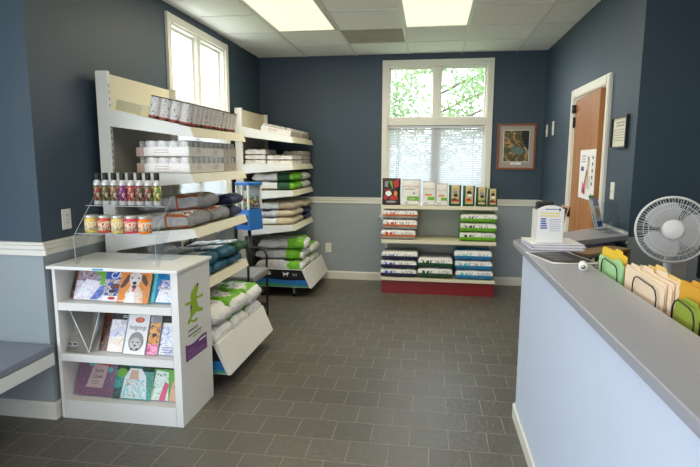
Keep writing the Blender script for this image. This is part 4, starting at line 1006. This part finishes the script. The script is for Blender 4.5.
m = MB(); m.box((-.074, -.08, 1.001), (.074, -.077, 1.234), acryl); m.box((-.08, -.072, 1.001), (-.077, .072, 1.234), acryl); m.box((.077, -.072, 1.001), (.08, .072, 1.234), acryl); m.box((-.074, .077, 1.001), (.074, .08, 1.234), greyp); m.build('window', rt)
m = MB(); m.box((-.095, -.095, 1.2355), (.095, .095, 1.262), cblu, bev=.005); m.build('lid', rt)
cand = MB(); rr = random.Random(4); cm_ = [inkr, inko, inky, inkb, inkg, paper]
for _ in range(260):
    x, y, z = rr.uniform(-.066, .066), rr.uniform(-.066, .066), 1.01+rr.random()*.11
    if not (abs(x) > .03 or y < -.03 or z > 1.1): continue
    M = Matrix.Translation((x, y, z))
    cand.lathe([(0.001, -.008), (.0075, -.005), (.0095, 0), (.0075, .005), (0.001, .008)], rr.choice(cm_), 7, M)
o = cand.build('candy'); o.parent = rt; o['kind'] = 'stuff'

chs = mat('chair fabric grey', S(120, 120, 118), .8, var=.06, vscale=60)
rt = thing('waiting_chair', 'black framed chair with a grey seat between the two tall shelf units', 'chair', (0, 0, 0))
m = MB(); m.box((-1.97, 4.16, .42), (-1.47, 4.60, .49), chs, bev=.022); m.build('seat', rt)
m = MB(); m.box((-2.02, 4.17, .56), (-1.965, 4.59, .88), chs, bev=.02); m.build('backrest', rt)
for y in (4.13, 4.63):
    m = MB(); m.tube([(-1.505, y, .011), (-1.505, y, .60), (-1.53, y, .645), (-1.58, y, .66), (-1.90, y, .66), (-1.975, y, .665)], .011, black, 8); m.build('arm', rt)
    m = MB(); m.tube([(-2.03, y, .011), (-1.985, y, .44), (-1.975, y, .66), (-2.03, y, .86)], .011, black, 8); m.build('rear_leg', rt)
m = MB(); m.tube([(-1.52, 4.13, .41), (-1.52, 4.63, .41)], .010, black, 8); m.tube([(-1.97, 4.13, .41), (-1.97, 4.63, .41)], .010, black, 8); m.tube([(-1.985, 4.13, .74), (-1.985, 4.63, .74)], .009, black, 8); m.build('cross_bar', rt)

# ------------------------------------------------------------------ reception counter
rt = thing('reception_counter', 'pale blue reception counter with a grey top on the right', 'counter', (0, 0, 0))
m = MB(); m.prism([(.517, -1.0), (.70, -1.0), (.70, 3.085), (1.26, 3.74), (1.26, 3.83), (.517, 2.95)], 0, .977, cblue); m.build('panel', rt)
m = MB(); m.prism([(.498, -1.0), (.735, -1.0), (.735, 3.12), (1.261, 3.53), (1.261, 4.0), (.498, 3.19)], .978, 1.012, tgrey); o = m.build('countertop', rt)
bv = o.modifiers.new('bevel', 'BEVEL'); bv.width = .004; bv.segments = 2
m = MB(); m.prism([(.503, -1.0), (.5165, -1.0), (.5165, 2.9505), (1.2595, 3.8305), (1.2595, 3.85), (.503, 2.965)], 0, .085, trimm); o = m.build('kick_board', rt)
bv = o.modifiers.new('bevel', 'BEVEL'); bv.width = .006; bv.segments = 2
CT = 1.0125
# leaflet box standing on a stack of papers
def sheets(x, y, z, w, d, n, rz, label, name='paper_stack', seed=1, mtop=None, group=None):
    rr = random.Random(seed); rt = thing(name, label, 'papers', (x, y, z), rz, group)
    m = MB(); t = .0045
    for k in range(n):
        M = Matrix.Translation((rr.uniform(-.008, .008), rr.uniform(-.008, .008), k*t)) @ Matrix.Rotation(rr.uniform(-.04, .04), 4, 'Z')
        m.box((-w/2, -d/2, 0), (w/2, d/2, t-.0006), paper if k % 3 else inkl, M)
    m.build('sheets', rt); return rt, n*t
_, hs = sheets(.668, 2.945, CT, .265, .24, 8, .06, 'stack of white papers under the white leaflet box on the counter', seed=3)
rt = thing('leaflet_box', 'white box of leaflets with a printed sheet on its front, on the counter', 'leaflet holder', (.628, 2.905, CT+hs+.001), R(3))
m = MB(); bw, bd, bh = .14, .10, .175
m.prism([(-bd/2, 0), (-bd/2+.004, 0), (-bd/2+.004, bh+.008), (-bd/2, bh+.008)], -bw/2, bw/2, whitem, 'x')
m.box((-bw/2, -bd/2+.004, 0), (-bw/2+.004, bd/2, bh), whitem); m.box((bw/2-.004, -bd/2+.004, 0), (bw/2, bd/2, bh), whitem); m.box((-bw/2+.004, bd/2-.004, 0), (bw/2-.004, bd/2, bh), whitem); m.box((-bw/2+.004, -bd/2+.004, 0), (bw/2-.004, bd/2-.004, .004), whitem)
m.build('box', rt)
p = Print(); pw = bw/2-.003
arch = [(-pw, .004), (pw, .004), (pw, bh*.98)]+[(pw*math.cos(t), bh*.98+.03*math.sin(t)) for t in [PI*k/12 for k in range(1, 12)]]+[(-pw, bh*.98)]
p.add([(a, b_, -.001) for a, b_ in arch], [list(range(len(arch)))[::-1]], paper)
p.poly(arch, paper); p.lines(-.03, .04, .178, .01, 1, inkb, .4, 1); p.ell(.045, .178, .005, .008, dgrn); p.lines(-.05, .055, .155, .014, 2, mat('ink pale yellow', S(240, 226, 150), .5, var=0), .6, 2, .1)
p.lines(-.05, -.015, .125, .012, 5, inkb, .6, 6, .3); p.lines(-.005, .055, .125, .012, 6, inkl, .25, 7, .2)
o = p.build('printed_sheet', rt); o.matrix_local = frame_uvw((0, -bd/2-.0015, 0), (1, 0, 0), (0, 0, 1), (0, -1, 0))
rt = thing('sunglasses_case', 'black case poking out of the top of the white leaflet box', 'case', (.612, 2.912, CT+hs+.006), R(3))
m = MB(); m.box((-.05, -.014, 0), (.044, .014, .212), blackp, bev=.01); m.build('case_body', rt); m = MB(); m.box((-.05, -.0135, .12), (.05, -.0125, .126), inkgr); m.build('seam', rt)
rt = thing('leaflet', 'pink and brown leaflet sticking up behind the white leaflet box', 'leaflet', (.672, 2.925, CT+hs+.006)); rt.rotation_euler = (0, R(14), 0)
m = MB(); m.box((-.02, -.005, 0), (.02, -.003, .195), paper); m.build('sheet', rt)
p = Print(); p.rect(-.02, .1, .02, .195, inks); p.rect(-.012, .15, .014, .185, inkbr); o = p.build('print', rt); o.matrix_local = frame_uvw((0, -.0055, 0), (1, 0, 0), (0, 0, 1), (0, -1, 0))
# dark magazine and small roll
rt = thing('flyer', 'black printed flyer with white edges lying on the counter in front of the papers', 'flyer', (.63, 2.63, CT+.0005), R(14))
m = MB(); m.box((-.105, -.16, 0), (.112, .15, .003), paper); m.build('sheet', rt)
p = Print(.003); p.poly([(-.092, -.12), (-.03, -.152), (.106, -.15), (.106, .146), (-.10, .13)], ink); p.lines(-.06, .07, .09, .04, 5, inkgr, .25, 3, .4); p.build('print', rt)
m = MB(); rt = thing('tape_roll', 'small white cylinder with a dark end lying on the grey counter', 'roll', (.664, 2.345, CT+.0185), R(-14))
m.tube([(0, -.03, 0), (0, .03, 0)], .018, paper, 18); m.build('roll_body', rt)
m = MB(); m.tube([(0, -.0315, 0), (0, -.0305, 0)], .0095, inkgr, 16); m.tube([(0, -.0325, 0), (0, -.0316, 0)], .007, chrome, 12); m.build('core', rt)
# acrylic holders on the far leg of the counter
def aholder(x, y, rz, label, full):
    rt = thing('leaflet_holder', label, 'leaflet holder', (x, y, CT), rz)
    m = MB(); m.box((-.06, -.045, 0), (.06, .045, .003), acryl); m.build('base', rt)
    m = MB(); m.prism([(-.043, .003), (-.04, .003), (-.058, .075), (-.061, .075)], -.06, .06, acryl, 'x'); m.build('front_wall', rt)
    m = MB(); m.prism([(.0, .003), (.003, .003), (.058, .2), (.055, .2)], -.06, .06, acryl, 'x'); m.build('back_wall', rt)
    for x_ in (-.06, .057):
        m = MB(); m.prism([(-.039, .003), (-.001, .003), (.03, .115), (-.057, .075)], x_, x_+.003, acryl, 'x'); m.build('side_wall', rt)
    return rt
aholder(1.155, 3.79, R(52), 'clear holder full of bright leaflets on the counter beside the brown door', True)
aholder(1.195, 3.60, R(20), 'nearly empty clear holder on the counter against the right wall', False)
def lft(x, y, rz, k, label, cols_):
    rt = thing('leaflet', label, 'leaflet', (x, y, CT+.004), rz, 'leaflets in the clear holder'); q = Matrix.Rotation(R(-15), 4, 'X')
    rt.matrix_world = Matrix.Translation((x, y, CT+.005)) @ Matrix.Rotation(rz, 4, 'Z') @ q @ Matrix.Translation((0, -.004-.006*k, 0))
    m = MB(); m.box((-.05, -.0015, 0), (.05, .0015, .225-.012*k), paper); m.build('sheet', rt)
    p = Print(); hh = .225-.012*k; p.rect(-.05, 0, .05, hh, cols_[0]); p.rect(-.05, hh*.8, .05, hh, cols_[1]); p.ell(0, hh*.55, .035, .035, cols_[2]); p.rect(-.045, .01, .045, hh*.25, cols_[3]); o = p.build('print', rt); o.matrix_local = frame_uvw((0, -.0016, 0), (1, 0, 0), (0, 0, 1), (0, -1, 0))
rz_ = R(52)
lft(1.155, 3.79, rz_, -.8, 'leaflet with a green top, rearmost in the clear holder', (inkg, inkg, inkbr, inkb))
lft(1.155, 3.79, rz_, .8, 'leaflet with a face on a grey ground, middle of the clear holder', (inkgr, inkl, inks, inkbr))
lft(1.155, 3.79, rz_, 2.2, 'blue and white leaflet, front of the clear holder', (paper, inkl, inks, inkb))
# file rack: wire sorter with folders standing behind the inner edge of the counter
desk = mat('desk grey', S(120, 118, 114), .45, var=.04)
rt = thing('desk', 'low grey desk behind the reception counter', 'desk', (0, 0, 0))
m = MB(); m.prism([(.702, -.6), (1.75, -.6), (1.75, 3.4), (1.0, 3.4), (.702, 3.05)], .715, .745, desk); m.build('desktop', rt)
for y in (-.5, 2.8):
    m = MB(); m.box((1.66, y, 0), (1.72, y+.06, .714), desk); m.build('leg', rt)
m = MB(); m.box((.71, -.5, .2), (.73, 2.9, .714), desk); m.build('modesty_panel', rt)
rt = thing('file_sorter', 'black wire file sorter holding folders along the inner edge of the counter', 'file sorter', (0, 0, 0))
m = MB()
for x in (.752, .80, .85): m.tube([(x, 1.40, .752), (x, 2.50, .752)], .004, black, 6)
for y in (1.42, 1.95, 2.48): m.tube([(.748, y, .752), (.86, y, .752)], .004, black, 6)
m.build('base_frame', rt)
for y0, y1 in ((2.19, 2.385), (1.82, 2.025), (1.565, 1.70), (1.42, 1.53)):
    m = MB(); zz = 1.066; m.tube([(.752, y1, .752), (.752, y1, zz-.03), (.752, y1-.012, zz-.008), (.752, y1-.035, zz), (.752, y0+.035, zz-.006), (.752, y0+.012, zz-.014), (.752, y0, zz-.036), (.752, y0, .752)], .0026, black, 8); m.build('wire_loop', rt)
    m = MB(); m.tube([(.858, y1, .752), (.858, y1, 1.0), (.858, y0, 1.0), (.858, y0, .752)], .0035, black, 8); m.build('rear_loop', rt)
fgm = mat('folder green', S(176, 226, 166), .6, var=.02); fym = mat('folder yellow', S(246, 206, 60), .6, var=.02); fmm = mat('folder manila', S(242, 220, 192), .6, var=.02); fam = mat('folder amber', S(216, 160, 44), .6, var=.03); fol = mat('folder olive', S(150, 168, 60), .6, var=.03); fbr = mat('folder brown', S(176, 120, 56), .6, var=.04)
def folder(x, y0, y1, z1, mm, label, tab=None, tilt=0, skew=0):
    rt = thing('file_folder', label, 'folder', (x, y0, .757), group='folders in the wire sorter'); rt.rotation_euler = (0, tilt, 0)
    w, h = y1-y0, z1-.757
    m = MB(); m.prism([(0, 0), (w, 0), (w, h-.012), (w-.012, h), (.012, h-skew), (0, h-skew-.012)], -.0012, .0012, mm, 'x'); m.build('front_cover', rt)
    m = MB(); c0 = tab if tab is not None else w*.6
    m.prism([(0, 0), (w, 0), (w, h), (c0+.09, h+.002), (c0+.082, h+.014), (c0+.008, h+.014), (c0, h+.002), (0, h)], .0045, .0065, mm, 'x'); m.build('back_cover', rt)
    m = MB(); m.box((.0016, .006, .004), (.0042, w-.006, h-.02), paper); m.build('papers', rt)
folder(.765, 2.172, 2.462, 1.066, fgm, 'mint green folder in the wire sorter, farthest along the counter', .02, skew=.006)
folder(.786, 2.205, 2.490, 1.098, fym, 'bright yellow folder behind the mint green one', .05, skew=.012)
folder(.764, 1.790, 2.135, 1.084, fmm, 'front manila folder of the wire sorter, right of the mint green one', .22, skew=.012)
folder(.776, 1.765, 2.10, 1.092, fmm, 'second manila folder, behind the front manila one', .16, skew=.01)
folder(.788, 1.745, 2.07, 1.096, fmm, 'third manila folder, in the middle of the manila group', .1, skew=.008)
folder(.800, 1.725, 2.03, 1.104, mat('folder pale yellow', S(240, 212, 130), .6, var=.02), 'pale yellow rearmost folder of the manila group', .16)
folder(.768, 1.56, 1.72, 1.06, fol, 'olive green folder in the wire sorter right of the manila group', .03)
folder(.790, 1.55, 1.745, 1.112, fam, 'amber folder behind the olive green one', .05)
folder(.766, 1.41, 1.54, 1.07, fam, 'amber folder nearest the camera in the wire sorter', .02)
folder(.790, 1.40, 1.548, 1.105, fbr, 'brown folder nearest the camera in the wire sorter', .03)
# wooden paper sorter under the far leg
rt = thing('paper_sorter', 'wooden paper sorter full of papers on the desk under the far counter leg', 'paper sorter', (.985, 3.19, .7455), R(38))
sw = mat('sorter wood', S(150, 124, 88), .5, var=.12, vscale=10)
m = MB(); m.box((-.2, -.07, .21), (.2, .07, .222), sw); m.build('top_panel', rt)
for x in (-.2, .188):
    m = MB(); m.box((x, -.07, 0), (x+.012, .07, .2095), sw); m.build('side_panel', rt)
for z in (0, .065, .13):
    m = MB(); m.box((-.187, -.07, z), (.187, .07, z+.008), sw); m.build('shelf', rt)
for k in range(3):
    sheets(.985+.004*k, 3.185-.004*k, .7545+.065*k, .32, .12, 6, R(38), 'papers in the %s slot of the wooden paper sorter' % ('bottom', 'middle', 'top')[k], seed=k+7, group='papers in the wooden sorter')
for k in range(3):
    x, y = .80+.028*k, 2.60-.05*k; rt = thing('envelope', 'cream envelope leaning behind the counter edge, %s of three beside the mint folder' % ('farthest', 'middle', 'nearest')[k], 'envelope', (x, y, .7465), R(58), 'envelopes behind the counter')
    rt.rotation_euler = (R(-6), 0, R(58)); m = MB(); m.box((-.05, -.001, 0), (.05, .001, .265-.012*k), mat('envelope cream', S(232, 218, 196), .6, var=.03)); m.build('envelope_body', rt)
    p = Print(); p.rect(.02, .20, .045, .24-.012*k, inkgr); p.lines(-.04, .03, .2, .012, 3, inkgr, .25, k); o = p.build('print', rt); o.matrix_local = frame_uvw((0, -.0011, 0), (1, 0, 0), (0, 0, 1), (0, -1, 0))

# fan -----------------------------------------------------------------
fanw = mat('fan white', S(220, 220, 222), .35, var=.02); fang = mat('fan blade', S(186, 188, 192), .35, var=.03)
FX, FY, FZ, FR = 1.205, 2.80, 1.142, .163
rt = thing('desk_fan', 'white round desk fan standing on the desk behind the counter', 'fan', (FX, FY, .7455), R(-17))
m = MB(); m.lathe([(.10, 0), (.10, .012), (.085, .022), (.03, .03), (.026, .06)], fanw, 26, Matrix.Translation((0, .05, 0))); m.build('base', rt)
m = MB(); m.lathe([(.024, .05), (.022, .16), (.02, FZ-.7455-.03)], fanw, 14, Matrix.Translation((0, .05, 0))); m.build('neck', rt)
HM = Matrix.Translation((0, 0, FZ-.7455)) @ Matrix.Rotation(R(-6), 4, 'X')
def fbuild(mb, name, par=None):
    o = mb.build(name, par or rt)
    if not par: o.matrix_local = HM
    return o
m = MB(); m.lathe([(.0, -.125), (.03, -.12), (.045, -.09), (.045, -.045), (.03, -.03)], fanw, 20, Matrix.Rotation(PI/2, 4, 'X')); fbuild(m, 'motor_housing')
def circ(r, y, n=56): return [(r*math.cos(2*PI*k/n), y, r*math.sin(2*PI*k/n)) for k in range(n)]
m = MB(); m.tube(circ(FR, .0), .006, fanw, 8, True)
for r_, y_ in ((FR*.985, -.018), (FR*.66, -.043), (FR*.8, -.036)): m.tube(circ(r_, y_), .0016, fanw, 5, True)
for k in range(72):
    a = 2*PI*k/72; c0, s0 = math.cos(a), math.sin(a)
    m.tube([(r_*c0, y_, r_*s0) for r_, y_ in ((.05, -.05), (.10, -.044), (.135, -.034), (.155, -.018), (FR, 0))], .0011, fanw, 4)
fg_ = fbuild(m, 'front_grille')
m = MB(); m.tube(circ(FR*.985, .018), .0016, fanw, 5, True)
for k in range(48):
    a = 2*PI*k/48; c0, s0 = math.cos(a), math.sin(a)
    m.tube([(r_*c0, y_, r_*s0) for r_, y_ in ((.04, .05), (.11, .045), (.15, .022), (FR, 0))], .0011, fanw, 4)
fbuild(m, 'rear_grille')
m = MB(); m.lathe([(0, .062), (.035, .06), (.05, .054), (.052, .046), (0, .046)], fanw, 28, Matrix.Rotation(PI/2, 4, 'X')); fbuild(m, 'hub_cap', fg_)
for b_ in range(3):
    m = MB(); n1, n2 = 8, 10; vs = []
    for i in range(n1+1):
        r_ = .03+.108*i/n1; half = R(22+30*math.sin(PI*min(1, i/n1*.75+.12)))
        for j in range(n2+1):
            t = j/n2; a = b_*2*PI/3+(t-.5)*2*half; vs.append((r_*math.cos(a), .012-.026*t, r_*math.sin(a)))
    N = len(vs); vs += [(x, y+.0015, z) for x, y, z in vs]
    fs = []
    for i in range(n1):
        for j in range(n2):
            a = i*(n2+1)+j; fs += [[a, a+1, a+n2+2, a+n2+1], [N+a, N+a+n2+1, N+a+n2+2, N+a+1]]
    m.add(vs, fs, fang, None, True); fbuild(m, 'blade')
# things behind the fan
rt = thing('monitor', 'small dark computer monitor behind the fan at the right edge', 'monitor', (1.57, 2.92, .7455), R(-20))
m = MB(); m.box((-.09, -.06, 0), (.09, .06, .012), blackp, bev=.004); m.build('stand', rt); m = MB(); m.box((-.02, -.01, .012), (.02, .02, .12), blackp); m.build('neck', rt)
m = MB(); m.box((-.16, -.03, .1205), (.16, .02, .34), blackp, bev=.006); m.build('screen_case', rt); m = MB(); m.box((-.145, -.0325, .135), (.145, -.031, .325), mat('dark screen', S(24, 28, 34), .15, var=0)); m.build('screen', rt)
rt = thing('card_box', 'pale card box standing behind the fan neck', 'box', (1.315, 2.985, .7455), R(-6))
m = MB(); m.box((-.048, -.02, 0), (.048, .02, .20), mat('pale card', S(188, 182, 170), .7, var=.04), bev=.002); m.build('box_body', rt); m = MB(); m.box((-.0485, -.0205, .17), (.0485, .0205, .202), mat('pale card lid', S(178, 172, 160), .7, var=.04)); m.build('lid', rt)

# ------------------------------------------------------------------ light
wd_ = D.worlds.new('sky'); SC.world = wd_; wd_.use_nodes = True; nt = wd_.node_tree; bg = nt.nodes['Background']
tc = nt.nodes.new('ShaderNodeTexCoord'); sx = nt.nodes.new('ShaderNodeSeparateXYZ'); nt.links.new(tc.outputs['Generated'], sx.inputs[0])
r = nt.nodes.new('ShaderNodeValToRGB'); r.color_ramp.elements[0].color = (*S(225, 230, 235), 1); r.color_ramp.elements[1].color = (*S(200, 222, 250), 1); nt.links.new(sx.outputs['Z'], r.inputs[0])
nt.links.new(r.outputs[0], bg.inputs['Color']); bg.inputs['Strength'].default_value = 5.4
def area(name, loc, rot, sx_, sy_, e, col, portal=False):
    l = D.lights.new(name, 'AREA'); l.shape = 'RECTANGLE'; l.size = sx_; l.size_y = sy_; l.energy = e; l.color = col
    if portal: l.cycles.is_portal = True
    o = D.objects.new(name, l); link(o); o.location = loc; o.rotation_euler = rot; return o
DAY = (1, 1, 1)
area('window_portal', (XL-T-.02, 4.64, 1.70), (0, R(-90), 0), 1.76, 1.13, 1, DAY, True)
area('window_portal', (.05, YB+T+.02, 1.70), (R(-90), 0, 0), 1.15, 1.76, 1, DAY, True)
area('window_portal', (XA-T-.02, -.65, 1.6), (0, R(-90), 0), 1.7, 3.3, 1, DAY, True)
area('window_portal', (-1.25, YR-T-.02, 1.0), (R(90), 0, 0), 2.1, 1.6, 1, DAY, True)
for n_, (x, y) in enumerate(((G0+.5*W, YB-3*W), (G0+2.5*W, YB-3*W))):
    area('panel_or_fill_lamp', (x, y, H-.008), (0, 0, 0), .52, 1.1, 11, (1, .88, .62))
for x, y in ((G0+.5*W, YB-8*W), (G0+2.5*W, YB-8*W), (G0+4.5*W, YB-8*W)):
    area('panel_or_fill_lamp', (x, y, H-.008), (0, 0, 0), .52, 1.1, 6, (1, .92, .76))  # unseen lamps added overhead, out of view, to brighten the near room
sn = D.lights.new('sun', 'SUN'); sn.energy = 1.0; sn.angle = R(1); sn.color = (1, .95, .85); so = D.objects.new('sun', sn); link(so)
so.rotation_euler = Vector((-.35, .5, -.9)).to_track_quat('-Z', 'Y').to_euler(); so.location = (4, -6, 9)

# ------------------------------------------------------------------ camera
cd = D.cameras.new('camera'); cam = D.objects.new('camera', cd); link(cam); SC.camera = cam
cd.sensor_fit = 'HORIZONTAL'; cd.sensor_width = 36; cd.lens = 36*519.714/700; cd.clip_start = .05; cd.clip_end = 200
pitch, yaw, roll = -.1407, .1526, .0036
cy_, sy_, cp, sp = math.cos(yaw), math.sin(yaw), math.cos(pitch), math.sin(pitch)
fw = Vector((-sy_*cp, cy_*cp, sp)); rt_ = Vector((cy_, sy_, 0)); up = rt_.cross(fw)
c_, s_ = math.cos(roll), math.sin(roll); r2, u2 = c_*rt_+s_*up, -s_*rt_+c_*up
M = Matrix.Identity(4)
for j in range(3): M[j][0] = r2[j]; M[j][1] = u2[j]; M[j][2] = -fw[j]
M.translation = (0, 0, 1.483); cam.matrix_world = M
vs_ = SC.view_settings; vs_.view_transform = 'Standard'; vs_.look = 'None'; vs_.gamma = 1; vs_.use_curve_mapping = False; vs_.exposure = .88
SC.display_settings.display_device = 'sRGB'
SC.cycles.max_bounces = 8; SC.cycles.transparent_max_bounces = 24; SC.cycles.sample_clamp_indirect = 6

for o in SC.objects:
    if 'label' in o.keys() and not 4 <= len(o['label'].split()) <= 16: print('LABEL', o.name, len(o['label'].split()), o['label'])
